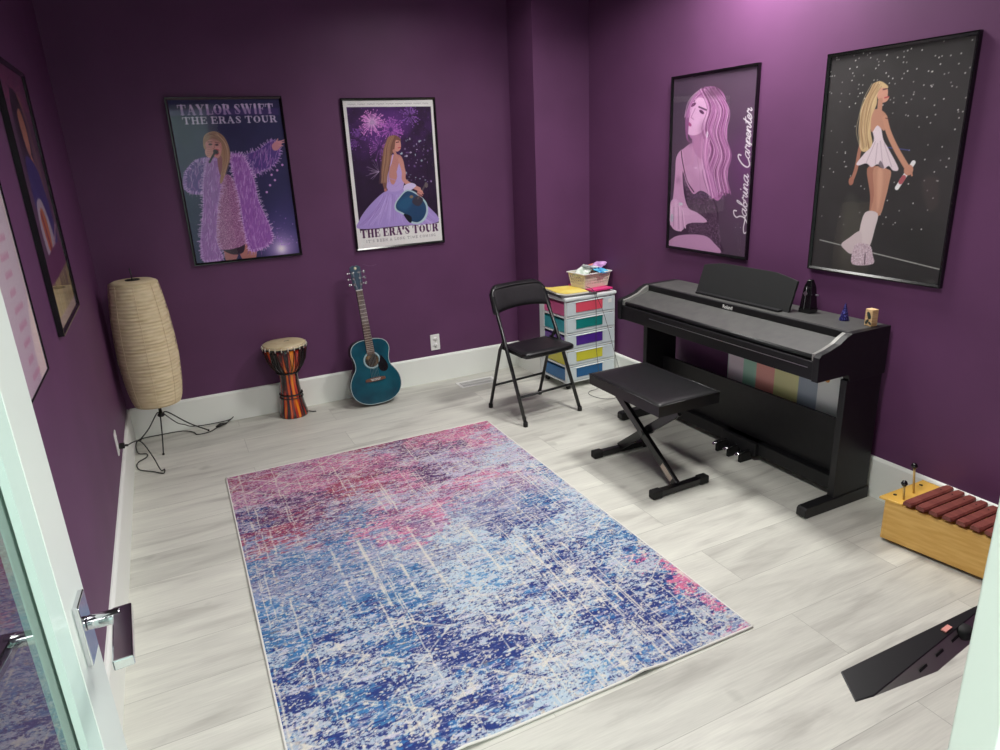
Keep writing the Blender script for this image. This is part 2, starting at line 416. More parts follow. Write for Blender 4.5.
class Canvas:
    def __init__(s, w, h, rgb, asp, mapf=None):
        s.w, s.h, s.asp = w, h, asp
        s.a = np.zeros((h, w, 3)) + np.array(rgb, float)
        s.mapf = mapf
        s.X, s.Y = np.meshgrid((np.arange(w) + 0.5) / w, (np.arange(h) + 0.5) / h * asp)
    def pt(s, p):
        u, v = s.mapf(p) if s.mapf else p
        return (u, v * s.asp)
    def blend(s, al, rgb, sl=None):
        sl = sl or (slice(None), slice(None))
        rgb = np.array(rgb, float)
        s.a[sl] = s.a[sl] * (1 - al[..., None]) + rgb * al[..., None]
    def _sl(s, xs, ys, pad):
        x0 = max(0, int((min(xs) - pad) * s.w)); x1 = min(s.w, int((max(xs) + pad) * s.w) + 2)
        y0 = max(0, int((min(ys) - pad) / s.asp * s.h)); y1 = min(s.h, int((max(ys) + pad) / s.asp * s.h) + 2)
        return (slice(y0, max(y1, y0)), slice(x0, max(x1, x0)))
    def poly_alpha(s, pts, soft, smooth):
        P = [s.pt(p) for p in pts]
        if smooth: P = [(q.x, q.y) for q in smooth_pts([(a, b, 0) for a, b in P], 4, True)]
        px = 1.0 / s.w; so = max(soft, px)
        sl = s._sl([p[0] for p in P], [p[1] for p in P], so * 1.5)
        X = s.X[sl]; Y = s.Y[sl]
        if X.size == 0: return None, sl
        ins = np.zeros(X.shape, bool); dm = np.full(X.shape, 9.0)
        n = len(P)
        for i in range(n):
            x1, y1 = P[i]; x2, y2 = P[(i + 1) % n]
            if y1 != y2:
                c = ((y1 > Y) != (y2 > Y)) & (X < (x2 - x1) * (Y - y1) / (y2 - y1) + x1); ins ^= c
            dx, dy = x2 - x1, y2 - y1; L2 = dx * dx + dy * dy + 1e-12
            t = np.clip(((X - x1) * dx + (Y - y1) * dy) / L2, 0, 1)
            dm = np.minimum(dm, np.hypot(X - x1 - t * dx, Y - y1 - t * dy))
        sd = np.where(ins, dm, -dm)
        return np.clip(0.5 + sd / so, 0, 1), sl
    def poly(s, pts, rgb, al=1.0, soft=0.0, smooth=True, tex=None):
        A, sl = s.poly_alpha(pts, soft, smooth)
        if A is None: return
        if tex is not None: A = A * tex[sl]
        s.blend(A * al, rgb, sl)
    def line(s, pts, wd, rgb, al=1.0, smooth=False, soft=0.0, conv=True):
        P = [s.pt(p) if conv else p for p in pts]
        if smooth: P = [(q.x, q.y) for q in smooth_pts([(a, b, 0) for a, b in P], 5)]
        px = 1.0 / s.w; so = max(soft, px)
        sl = s._sl([p[0] for p in P], [p[1] for p in P], wd / 2 + so)
        X = s.X[sl]; Y = s.Y[sl]
        if X.size == 0: return
        dm = np.full(X.shape, 9.0)
        for i in range(len(P) - 1):
            x1, y1 = P[i]; x2, y2 = P[i + 1]; dx, dy = x2 - x1, y2 - y1; L2 = dx * dx + dy * dy + 1e-12
            t = np.clip(((X - x1) * dx + (Y - y1) * dy) / L2, 0, 1)
            dm = np.minimum(dm, np.hypot(X - x1 - t * dx, Y - y1 - t * dy))
        amp = min(1.0, wd / px)
        s.blend(np.clip(0.5 + (max(wd, px) / 2 - dm) / so, 0, 1) * al * amp, rgb, sl)
    def ell(s, c, rx, ry, rgb, al=1.0, soft=0.0, rot=0.0):
        cx, cy = s.pt(c); m_ = max(rx, ry); px = 1.0 / s.w; so = max(soft, px)
        sl = s._sl([cx - m_, cx + m_], [cy - m_, cy + m_], so)
        X = s.X[sl] - cx; Y = s.Y[sl] - cy
        if X.size == 0: return
        c_, s_ = math.cos(rot), math.sin(rot); U = X * c_ + Y * s_; V = -X * s_ + Y * c_
        q = np.hypot(U / rx, V / ry)
        s.blend(np.clip(0.5 + (1 - q) * min(rx, ry) / so, 0, 1) * al, rgb, sl)
    def glow(s, c, r, rgb, al=1.0):
        cx, cy = s.pt(c); q = np.hypot(s.X - cx, s.Y - cy) / r
        s.blend(np.exp(-q * q * 2) * al, rgb)
    # fat-face serif lettering -------------------------------------------------
    def text(s, body, x0, x1, y0, y1, rgb, thick=0.24, thin=0.07, al=1.0, gap=0.16, space=0.45, slant=0.0):
        """body set between u x0..x1 and v y0..y1 (unit coordinates)"""
        ws = {'I': 0.42, 'M': 1.05, 'W': 1.2, "'": 0.2, 'J': 0.6, 'F': .72, 'E': .75, 'L': .72, 'S': .68}
        tot = sum(space if ch == ' ' else ws.get(ch, 0.85) + gap for ch in body) - gap
        ya, yb = y0 * s.asp, y1 * s.asp; hh = yb - ya; k = (x1 - x0) / tot; x = x0
        for ch in body:
            if ch == ' ': x += space * k; continue
            w_ = ws.get(ch, 0.85)
            for kind, P in GLYPH.get(ch, []):
                wd = (thick if kind == 'T' else thin) * hh
                s.line([(x + a * w_ * k + (0.5 - b) * slant * hh, ya + b * hh) for a, b in P], wd, rgb, al, conv=False)
            x += (w_ + gap) * k
def _arc(cx, cy, rx, ry, a0, a1, n=8):
    return [(cx + rx * math.cos(math.radians(a0 + (a1 - a0) * i / n)), cy + ry * math.sin(math.radians(a0 + (a1 - a0) * i / n))) for i in range(n + 1)]
def _stem(x, b=True, t=True):
    r = [('T', [(x, .06), (x, .94)])]
    if t: r.append(('t', [(x - .2, .03), (x + .2, .03)]))
    if b: r.append(('t', [(x - .2, .97), (x + .2, .97)]))
    return r
GLYPH = {
 'T': _stem(.5, t=False) + [('t', [(.02, .04), (.98, .04)]), ('t', [(.04, .04), (.04, .28)]), ('t', [(.96, .04), (.96, .28)])],
 'A': [('t', [(.12, .97), (.46, .04)]), ('T', [(.5, .08), (.8, .94)]), ('t', [(.22, .66), (.7, .66)]), ('t', [(0, .97), (.26, .97)]), ('t', [(.62, .97), (1, .97)])],
 'Y': [('T', [(.2, .06), (.5, .55)]), ('t', [(.86, .03), (.52, .55)]), ('T', [(.5, .55), (.5, .94)]), ('t', [(.3, .97), (.7, .97)]), ('t', [(0, .03), (.38, .03)]), ('t', [(.68, .03), (1, .03)])],
 'L': _stem(.28) + [('t', [(.2, .97), (.97, .97)]), ('t', [(.96, .97), (.96, .66)])],
 'O': [('T', _arc(.5, .5, .36, .36, 140, 220)), ('T', _arc(.5, .5, .36, .36, -40, 40)), ('t', _arc(.5, .5, .44, .47, 0, 360, 20))],
 'R': _stem(.22) + [('t', [(.2, .04), (.6, .04)]), ('T', [(.72, .14), (.72, .38)]), ('t', [(.2, .5), (.62, .48)]), ('T', [(.6, .55), (.82, .9)]), ('t', [(.7, .97), (1, .97)])],
 'S': [('T', [(.24, .26), (.76, .72)]), ('t', [(.86, .3), (.84, .08), (.5, .03), (.22, .08), (.14, .26)]), ('t', [(.12, .68), (.16, .92), (.5, .97), (.8, .9), (.86, .72)])],
 'W': [('T', [(.12, .06), (.32, .9)]), ('t', [(.34, .95), (.5, .1)]), ('T', [(.52, .06), (.7, .9)]), ('t', [(.72, .95), (.93, .03)]), ('t', [(0, .03), (.28, .03)]), ('t', [(.4, .03), (.62, .03)]), ('t', [(.82, .03), (1, .03)])],
 'I': _stem(.5),
 'F': _stem(.26) + [('t', [(.1, .04), (.95, .04)]), ('t', [(.94, .04), (.94, .3)]), ('t', [(.3, .48), (.7, .48)]), ('t', [(.7, .36), (.7, .6)])],
 'E': _stem(.26) + [('t', [(.1, .04), (.95, .04)]), ('t', [(.94, .04), (.94, .28)]), ('t', [(.3, .48), (.7, .48)]), ('t', [(.7, .38), (.7, .6)]), ('t', [(.1, .97), (.97, .97)]), ('t', [(.96, .97), (.96, .7)])],
 'H': _stem(.2) + _stem(.8) + [('t', [(.2, .5), (.8, .5)])],
 'U': [('T', [(.2, .06), (.22, .75), (.4, .93)]), ('t', [(.4, .96), (.7, .92), (.82, .7), (.82, .04)]), ('t', [(0, .03), (.42, .03)]), ('t', [(.66, .03), (.98, .03)])],
 'N': [('t', [(.16, .97), (.16, .04)]), ('T', [(.2, .08), (.8, .9)]), ('t', [(.84, .97), (.84, .04)]), ('t', [(0, .97), (.3, .97)]), ('t', [(.7, .03), (1, .03)])],
 'M': [('t', [(.14, .97), (.14, .04)]), ('T', [(.18, .08), (.46, .85)]), ('t', [(.5, .92), (.8, .06)]), ('T', [(.84, .06), (.84, .94)])],
 'G': [('T', _arc(.5, .5, .36, .36, 130, 230)), ('t', _arc(.5, .5, .44, .47, 30, 320, 18)), ('T', [(.82, .58), (.82, .86)])],
 'C': [('T', _arc(.5, .5, .36, .36, 130, 230)), ('t', _arc(.5, .5, .44, .47, 40, 320, 18))],
 'B': _stem(.22) + [('t', [(.2, .04), (.6, .04)]), ('T', [(.68, .16), (.68, .36)]), ('t', [(.2, .48), (.65, .48)]), ('T', [(.76, .62), (.76, .84)]), ('t', [(.2, .97), (.68, .97)])],
 'K': _stem(.22) + [('t', [(.3, .55), (.85, .04)]), ('T', [(.5, .42), (.84, .92)])],
 'V': [('T', [(.15, .06), (.48, .9)]), ('t', [(.5, .95), (.86, .03)])],
 'D': _stem(.22) + [('t', [(.2, .04), (.55, .04)]), ('T', [(.78, .25), (.82, .5), (.78, .75)]), ('t', [(.2, .97), (.55, .97)])],
 'P': _stem(.22) + [('t', [(.2, .04), (.6, .04)]), ('T', [(.74, .14), (.74, .4)]), ('t', [(.2, .52), (.65, .52)])],
 "'": [('T', [(.5, .05), (.4, .28)])],
}
def srgb2lin(a):
    a = np.clip(a / 255.0, 0, 1)
    return np.where(a <= 0.04045, a / 12.92, ((a + 0.055) / 1.055) ** 2.4)
def color_material(name, rough=0.5, coat=0.0, coat_rough=0.03, spec=0.5, fine=None):
    m = mat(name, (128, 128, 128), rough, spec=spec, coat=coat, coat_rough=coat_rough)
    at = N(m, 'ShaderNodeAttribute'); at.attribute_name = 'print'
    Lk(m, at.outputs['Color'], BS(m).inputs['Base Color'])
    return m
def print_mesh(name, arr, w, h, material, parent, mx, zfun=None):
    """arr HxWx3 sRGB -> grid mesh in local x (0..w) , y (0..-h) with a colour per cell corner; mx places it"""
    hh, ww, _ = arr.shape
    X, Y = np.meshgrid(np.linspace(0, w, ww), np.linspace(0, -h, hh))
    Z = zfun(X, Y) if zfun is not None else np.zeros_like(X)
    P = np.stack([X, Y, Z, np.ones_like(X)], -1).reshape(-1, 4) @ np.array(mx).T
    me = bpy.data.meshes.new(name)
    nv = hh * ww; me.vertices.add(nv); me.vertices.foreach_set('co', P[:, :3].astype(np.float32).ravel())
    idx = np.arange(nv).reshape(hh, ww)
    q = np.stack([idx[1:, :-1], idx[1:, 1:], idx[:-1, 1:], idx[:-1, :-1]], -1).reshape(-1, 4)
    nf = len(q); me.loops.add(nf * 4); me.loops.foreach_set('vertex_index', q.ravel().astype(np.int32))
    me.polygons.add(nf); me.polygons.foreach_set('loop_start', (np.arange(nf) * 4).astype(np.int32)); me.polygons.foreach_set('loop_total', np.full(nf, 4, np.int32))
    me.update(calc_edges=True)
    ca = me.color_attributes.new('print', 'FLOAT_COLOR', 'POINT')
    c = np.ones((nv, 4), np.float32); c[:, :3] = srgb2lin(arr).reshape(-1, 3); ca.data.foreach_set('color', c.ravel())
    if zfun is not None: me.polygons.foreach_set('use_smooth', np.ones(nf, bool))
    me.materials.append(material)
    o = bpy.data.objects.new(name, me); COL.objects.link(o); o.parent = parent
    return o
#%%POSTERS
M['print'] = color_material('poster_print', 0.55, coat=0.0, spec=0.3)
def poster_glass():
    m = bpy.data.materials.new('poster_glass'); m.use_nodes = True; nt = m.node_tree
    nt.nodes.remove(nt.nodes['Principled BSDF']); out = nt.nodes['Material Output']
    tr = N(m, 'ShaderNodeBsdfTransparent'); gl = N(m, 'ShaderNodeBsdfGlossy'); gl.inputs['Roughness'].default_value = 0.03
    fr = N(m, 'ShaderNodeFresnel'); fr.inputs[0].default_value = 1.5
    ge = N(m, 'ShaderNodeNewGeometry'); sb = N(m, 'ShaderNodeMath', operation='SUBTRACT'); sb.inputs[0].default_value = 1.0; ff = N(m, 'ShaderNodeMath', operation='MULTIPLY')
    Lk(m, ge.outputs['Backfacing'], sb.inputs[1]); Lk(m, sb.outputs[0], ff.inputs[0]); Lk(m, fr.outputs[0], ff.inputs[1])
    mx = N(m, 'ShaderNodeMixShader')
    Lk(m, ff.outputs[0], mx.inputs[0]); Lk(m, tr.outputs[0], mx.inputs[1]); Lk(m, gl.outputs[0], mx.inputs[2]); Lk(m, mx.outputs[0], out.inputs[0])
    return m
M['poster_glass'] = poster_glass()
def framed(label, origin, xdir, w, h, canvas_arr, dep=0.02, fw=0.014):
    """origin = bottom-left corner on the wall (seen from the room); xdir = along the wall to the viewer's right"""
    x = Vector(xdir); z = Vector((0, 0, 1)); n = x.cross(z)     # n points into the room
    mx = Matrix(((x.x, z.x, n.x, origin[0]), (x.y, z.y, n.y, origin[1]), (x.z, z.z, n.z, origin[2]), (0, 0, 0, 1)))
    t = bpy.data.objects.new('framed_poster', None); COL.objects.link(t); t.matrix_world = mx; t.empty_display_size = .1
    tag(t, label, 'poster')
    f = MB()
    prof = [(0, 0.001), (0, dep), (fw * 0.35, dep), (fw, dep * .7), (fw, 0.001)]
    # mitred frame of four sides
    cs = [((0, 0), (1, 1)), ((w, 0), (-1, 1)), ((w, h), (-1, -1)), ((0, h), (1, -1))]
    vs = []
    for (c, d) in cs:
        for (a, zz) in prof: vs.append((c[0] + d[0] * a, c[1] + d[1] * a, zz))
    k = len(prof); fs = []
    for i in range(4):
        j = (i + 1) % 4
        for q in range(k):
            r_ = (q + 1) % k; fs.append((i * k + q, j * k + q, j * k + r_, i * k + r_))
    f.add(vs, fs)
    f.build('frame', M['frame_black'], t)
    MB().box((fw * .5, fw * .5, 0.001), (w - fw * .5, h - fw * .5, dep * .4)).build('backing_board', M['black'], t)
    pm = Matrix.Translation((fw, h - fw, dep * .475))
    print_mesh('print', canvas_arr, w - 2 * fw, h - 2 * fw, M['print'], t, pm)
    MB().box((fw * .8, fw * .8, dep * .56), (w - fw * .8, h - fw * .8, dep * .64)).build('glazing', M['poster_glass'], t)
    return t

def hair(cv, pts, cols, n, wd, r, spread=4):
    for i in range(n):
        o = r.normal(0, spread, 2); k = r.random() * 0.9
        P = [(p[0] + o[0] + r.normal(0, 1.2), p[1] + o[1] * 0.4 + r.normal(0, 1.2)) for p in pts]
        cv.line(P, wd, cols[r.integers(len(cols))], 0.55, smooth=True)

def poster_singer_coat():
    mp = homog([(58, 72), (480, 69), (570, 651), (180, 687)])
    cv = Canvas(250, 372, (40, 42, 84), 1.5, mp); r = np.random.default_rng(3)
    n = fbm(372, 250, 60, 60, r)
    cv.blend(np.clip((n - .35) * 1.2, 0, .5), (58, 50, 104))
    cv.glow((510, 560), .35, (95, 80, 150), .6)
    cv.glow((500, 632), .22, (190, 160, 225), .9); cv.glow((500, 634), .07, (255, 245, 255), 1)
    for i in range(90):
        a = r.random() * 2 * PI; q = abs(r.normal(0, 55)); x = 500 + math.cos(a) * q; y = 620 - abs(math.sin(a)) * q * 1.2
        cv.ell((x, y), .006, .006, (190, 140, 230), r.random() * .8)
    for x, y in [(452, 394), (470, 375), (478, 338), (497, 318), (457, 355), (440, 420)]: cv.ell((x, y), .011, .011, (235, 170, 235), .9)
    # lettering
    cv.text('TAYLOR SWIFT', .075, .93, .030, .088, (216, 194, 228), .25, .08, gap=.12, space=.3)
    cv.poly([(60, 108), (480, 104), (482, 130), (66, 132)], (104, 64, 150), .4, .02, False)
    cv.text('THE ERAS TOUR', .10, .95, .102, .142, (214, 200, 228), .25, .10, gap=.14, space=.34)
    fur = [(190, 125, 205), (150, 90, 175), (214, 160, 226), (128, 72, 152), (222, 186, 236)]
    def furry(pts, base, rim, n=220, ln=16):
        cv.poly(pts, base)
        P = [cv.pt(p) for p in pts]; A, sl = cv.poly_alpha(pts, 0, True)
        xs = [p[0] for p in pts]; ys = [p[1] for p in pts]
        k = 0; tries = 0
        while k < n and tries < n * 6:
            tries += 1
            x = r.uniform(min(xs), max(xs)); y = r.uniform(min(ys), max(ys)); u, v = cv.pt((x, y))
            i = int(v / cv.asp * cv.h) - sl[0].start; j = int(u * cv.w) - sl[1].start
            if 0 <= i < A.shape[0] and 0 <= j < A.shape[1] and A[i, j] > .5:
                k += 1; dx = r.normal(0, 4)
                cv.line([(x, y), (x + dx, y + ln * (0.5 + r.random()))], .006, fur[r.integers(5)], .5)
        for q in range(len(pts)):
            x1, y1 = pts[q]; x2, y2 = pts[(q + 1) % len(pts)]; L_ = math.hypot(x2 - x1, y2 - y1)
            for e in range(int(L_ / 5)):
                t_ = (e + r.random()) * 5 / L_; x = x1 + (x2 - x1) * t_; y = y1 + (y2 - y1) * t_
                nx, ny = (y2 - y1) / L_, -(x2 - x1) / L_
                cv.line([(x - nx * 3, y - ny * 3), (x + nx * 7 + r.normal(0, 3), y + ny * 7 + r.normal(0, 3))], .007, rim, .7)
    # raised arm to the right, sleeve on the left, coat panels
    furry([(300, 275), (345, 278), (400, 262), (440, 232), (462, 222), (490, 262), (482, 300), (450, 330), (400, 350), (375, 372), (330, 350)], (88, 62, 140), (225, 180, 240))
    furry([(215, 290), (165, 300), (128, 345), (125, 400), (150, 422), (200, 425), (215, 380)], (100, 70, 150), (225, 180, 240), 90)
    # legs
    cv.poly([(285, 612), (335, 610), (330, 672), (290, 676)], (176, 110, 112)); cv.poly([(338, 600), (392, 590), (404, 668), (352, 672)], (190, 124, 118))
    cv.poly([(270, 618), (352, 606), (356, 645), (320, 655), (282, 640)], (40, 24, 48), .9)
    # dress
    dress = [(262, 372), (300, 356), (330, 420), (345, 520), (366, 612), (250, 628), (254, 480)]
    cv.poly(dress, (160, 98, 150))
    A, sl = cv.poly_alpha(dress, 0, True)
    spk = r.random(A.shape); cv.blend(A * (spk > .72) * .75, (226, 176, 214), sl); cv.blend(A * (spk < .2) * .6, (98, 52, 104), sl)
    furry([(212, 290), (258, 300), (272, 360), (256, 480), (254, 600), (280, 672), (205, 680), (192, 600), (200, 460), (196, 390)], (160, 108, 184), (216, 176, 230), 260)
    furry([(300, 282), (352, 284), (392, 372), (410, 450), (452, 540), (468, 598), (440, 628), (382, 642), (356, 560), (334, 440), (312, 360)], (158, 96, 186), (236, 198, 244), 420)
    # neck, hair, face
    cv.poly([(252, 285), (285, 280), (282, 340), (262, 352)], (150, 92, 100))
    cv.poly([(196, 225), (206, 200), (238, 190), (270, 206), (290, 240), (298, 286), (288, 330), (270, 384), (262, 376), (270, 320), (262, 280), (206, 262)], (176, 136, 108))
    cv.poly([(204, 226), (222, 208), (252, 212), (266, 240), (266, 268), (256, 290), (236, 284), (212, 262)], (206, 140, 138))
    cv.poly([(198, 240), (204, 206), (240, 192), (262, 214), (262, 232), (238, 218), (212, 226)], (160, 118, 96))
    hair(cv, [(250, 202), (280, 236), (290, 290), (276, 352)], [(214, 178, 150), (140, 100, 84), (190, 150, 122)], 26, .006, r, 5)
    hair(cv, [(206, 214), (226, 205), (248, 214), (258, 226)], [(190, 150, 122), (120, 84, 72)], 12, .005, r, 3)
    cv.glow((222, 262), .045, (150, 84, 96), .5); cv.glow((252, 262), .03, (232, 170, 164), .5); cv.glow((240, 218), .05, (120, 80, 70), .4)
    cv.ell((224, 239), .017, .009, (60, 30, 46)); cv.ell((248, 241), .016, .009, (60, 30, 46))
    cv.line([(214, 230), (230, 230)], .007, (110, 72, 66)); cv.line([(242, 232), (257, 234)], .007, (110, 72, 66))
    cv.line([(238, 240), (240, 252), (235, 255)], .006, (166, 98, 100)); cv.ell((247, 268), .020, .022, (56, 14, 32)); cv.line([(238, 262), (248, 258), (257, 262)], .008, (190, 58, 82), smooth=True); cv.line([(240, 276), (249, 279), (256, 274)], .007, (190, 58, 82), smooth=True)
    cv.poly([(204, 262), (214, 254), (234, 256), (240, 266), (238, 282), (222, 290), (208, 280)], (214, 150, 142))
    for k in range(4): cv.line([(212, 259 + k * 7), (236, 257 + k * 7)], .005, (160, 96, 100), .8)
    cv.line([(240, 272), (232, 286), (222, 306)], .018, (34, 30, 44)); cv.ell((243, 266), .020, .020, (40, 34, 48))
    # hand at the right
    cv.poly([(456, 244), (470, 230), (490, 228), (492, 244), (478, 262), (462, 262)], (206, 140, 150))
    for a in [((480, 232), (504, 224)), ((484, 236), (503, 232)), ((482, 244), (497, 246)), ((472, 232), (478, 220))]: cv.line(a, .011, (216, 150, 158))
    return cv.a

def poster_fireworks():
    mp = homog([(52, 62), (444, 60), (486, 672), (124, 701)])
    cv = Canvas(300, 446, (236, 234, 232), 1.5, mp); r = np.random.default_rng(5)
    pic = [(71, 91), (435, 91), (470, 596), (131, 622)]
    cv.poly(pic, (38, 20, 48), smooth=False)
    A, sl = cv.poly_alpha(pic, 0, False); full = np.zeros((cv.h, cv.w)); full[sl] = A
    n = fbm(cv.h, cv.w, 40, 40, r); base = cv.a.copy()
    cv.blend(np.clip((n - .3) * 1.6, 0, .6) * np.clip(1 - cv.Y / 1.1, 0, 1), (88, 40, 120))
    cv.glow((200, 190), .35, (104, 50, 140), .8); cv.glow((290, 160), .2, (120, 60, 160), .5)
    for (cx, cy, R, c, m_) in [(182, 158, 62, (232, 150, 226), 150), (262, 190, 60, (196, 110, 210), 110), (345, 130, 50, (150, 96, 190), 70), (120, 230, 52, (140, 84, 180), 50), (215, 265, 60, (170, 100, 190), 60)]:
        for i in range(m_):
            a = r.random() * 2 * PI; q = R * (0.45 + .55 * r.random())
            cv.line([(cx + math.cos(a) * q * .3, cy + math.sin(a) * q * .3), (cx + math.cos(a) * q, cy + math.sin(a) * q + q * .06)], .004, c, .5)
            cv.ell((cx + math.cos(a) * q, cy + math.sin(a) * q + q * .06), .006, .006, c, .8)
    cv.glow((182, 158), .07, (250, 214, 245), .7)
    for i in range(170): cv.ell((r.uniform(75, 440), r.uniform(95, 340)), .004, .004, (200, 130, 220), .5 * r.random())
    for i in range(16):
        a = PI + r.normal(0, .7); q = 60 * (.5 + .5 * r.random()); cv.line([(212, 372), (212 + math.cos(a) * q, 372 + math.sin(a) * q)], .003, (200, 180, 210), .6)
    for i in range(50):
        cv.ell((r.uniform(305, 440), r.uniform(230, 420)), .009 * (.5 + r.random()), .009 * (.5 + r.random()), [(200, 230, 232), (150, 120, 180), (224, 214, 236)][r.integers(3)], .35 + .5 * r.random())
    cv.a = base * (1 - full[..., None]) + cv.a * full[..., None]
    # skirt
    sk = [(250, 452), (310, 440), (350, 470), (420, 520), (468, 592), (300, 606), (131, 616), (128, 580), (160, 530), (210, 478)]
    cv.poly(sk, (172, 148, 214))
    As, ss = cv.poly_alpha(sk, .01, True)
    for i in range(130):
        t_ = r.random(); x = 130 + t_ * 335; c = [(196, 176, 234), (140, 112, 186), (214, 190, 240), (154, 120, 196)][r.integers(4)]
        y0 = 470 + abs(t_ - .5) * 120 + r.random() * 70
        if y0 < 590: cv.line([(270 + (x - 270) * .45, max(470, y0 - 40)), (x, min(600, y0 + 50))], .006, c, .4)
    # torso, arms
    cv.poly([(246, 330), (262, 302), (300, 300), (318, 330), (322, 380), (308, 420), (310, 450), (252, 452), (244, 400)], (196, 134, 128))
    cv.poly([(250, 340), (262, 345), (280, 392), (300, 330), (316, 345), (322, 392), (310, 450), (250, 452), (246, 380)], (188, 162, 220))
    cv.line([(262, 345), (272, 300)], .012, (200, 176, 226)); cv.poly([(260, 350), (275, 340), (290, 392), (272, 430), (256, 400)], (198, 138, 130))
    cv.line([(252, 420), (286, 436), (304, 420)], .006, (180, 146, 214)); cv.line([(254, 400), (292, 412)], .005, (180, 146, 214))
    cv.line([(302, 320), (318, 372), (320, 408), (350, 432), (385, 450)], .045, (206, 146, 136), smooth=True)
    cv.line([(236, 380), (238, 430), (240, 452)], .03, (180, 118, 114))
    cv.poly([(322, 432), (352, 422), (372, 434), (352, 452), (328, 464), (318, 452)], (214, 200, 236))
    # guitar
    g = [(300, 480), (330, 452), (368, 462), (412, 500), (424, 540), (412, 580), (380, 600), (340, 590), (318, 560), (284, 540), (280, 512)]
    cv.poly(g, (180, 206, 214)); cv.poly([(304, 484), (332, 458), (366, 468), (406, 504), (416, 540), (404, 574), (378, 592), (344, 582), (322, 554), (290, 536), (286, 512)], (34, 70, 108))
    cv.poly([(300, 500), (340, 480), (360, 500), (330, 540), (296, 528)], (40, 100, 138), .6, .04)
    cv.poly([(318, 556), (350, 566), (352, 592), (338, 588)], (14, 18, 34)); cv.ell((352, 482), .022, .016, (200, 140, 80), .6)
    cv.poly([(355, 500), (372, 480), (396, 486), (402, 500), (386, 522), (364, 516)], (60, 56, 70)); cv.line([(380, 490), (412, 430)], .02, (90, 80, 84)); cv.ell((416, 432), .02, .03, (110, 100, 100)); 
    cv.ell((390, 462), .035, .026, (214, 152, 140), rot=.5)
    for a in [((380, 458), (404, 470)), ((378, 464), (400, 478)), ((376, 470), (394, 482))]: cv.line(a, .01, (190, 124, 118))
    # head and hair
    cv.poly([(268, 232), (284, 222), (300, 232), (306, 256), (304, 276), (290, 286), (276, 278), (266, 256)], (214, 150, 138))
    cv.poly([(240, 250), (252, 224), (280, 214), (302, 228), (304, 240), (284, 236), (280, 262), (276, 284), (262, 306), (258, 350), (248, 392), (244, 440), (232, 440), (222, 380), (226, 310), (232, 272)], (128, 88, 74))
    hair(cv, [(266, 220), (250, 262), (244, 320), (236, 380), (234, 420)], [(168, 126, 100), (100, 66, 60), (150, 106, 86), (190, 150, 120)], 44, .005, r, 7)
    cv.line([(286, 246), (297, 244)], .008, (40, 24, 34)); cv.line([(294, 270), (304, 268)], .008, (190, 60, 76)); cv.line([(276, 282), (284, 300), (290, 312)], .03, (200, 138, 128))
    # lettering
    cv.text("THE ERA'S TOUR", .045, .955, .87, .925, (84, 40, 84), .27, .075, gap=.12, space=.34)
    cv.text("IT'S BEEN A LONG TIME COMING", .10, .92, .944, .962, (120, 110, 122), .14, .12, .75, gap=.35, space=.6)
    cv.mapf = None
    for i in range(52):
        x = .055 + i * .0172
        if i % 6 != 5: cv.line([(x, .024), (x + .009 * (1 + (i % 3) * .2), .024 + (i % 2) * .004)], .006, (160, 158, 162), .7)
    return cv.a

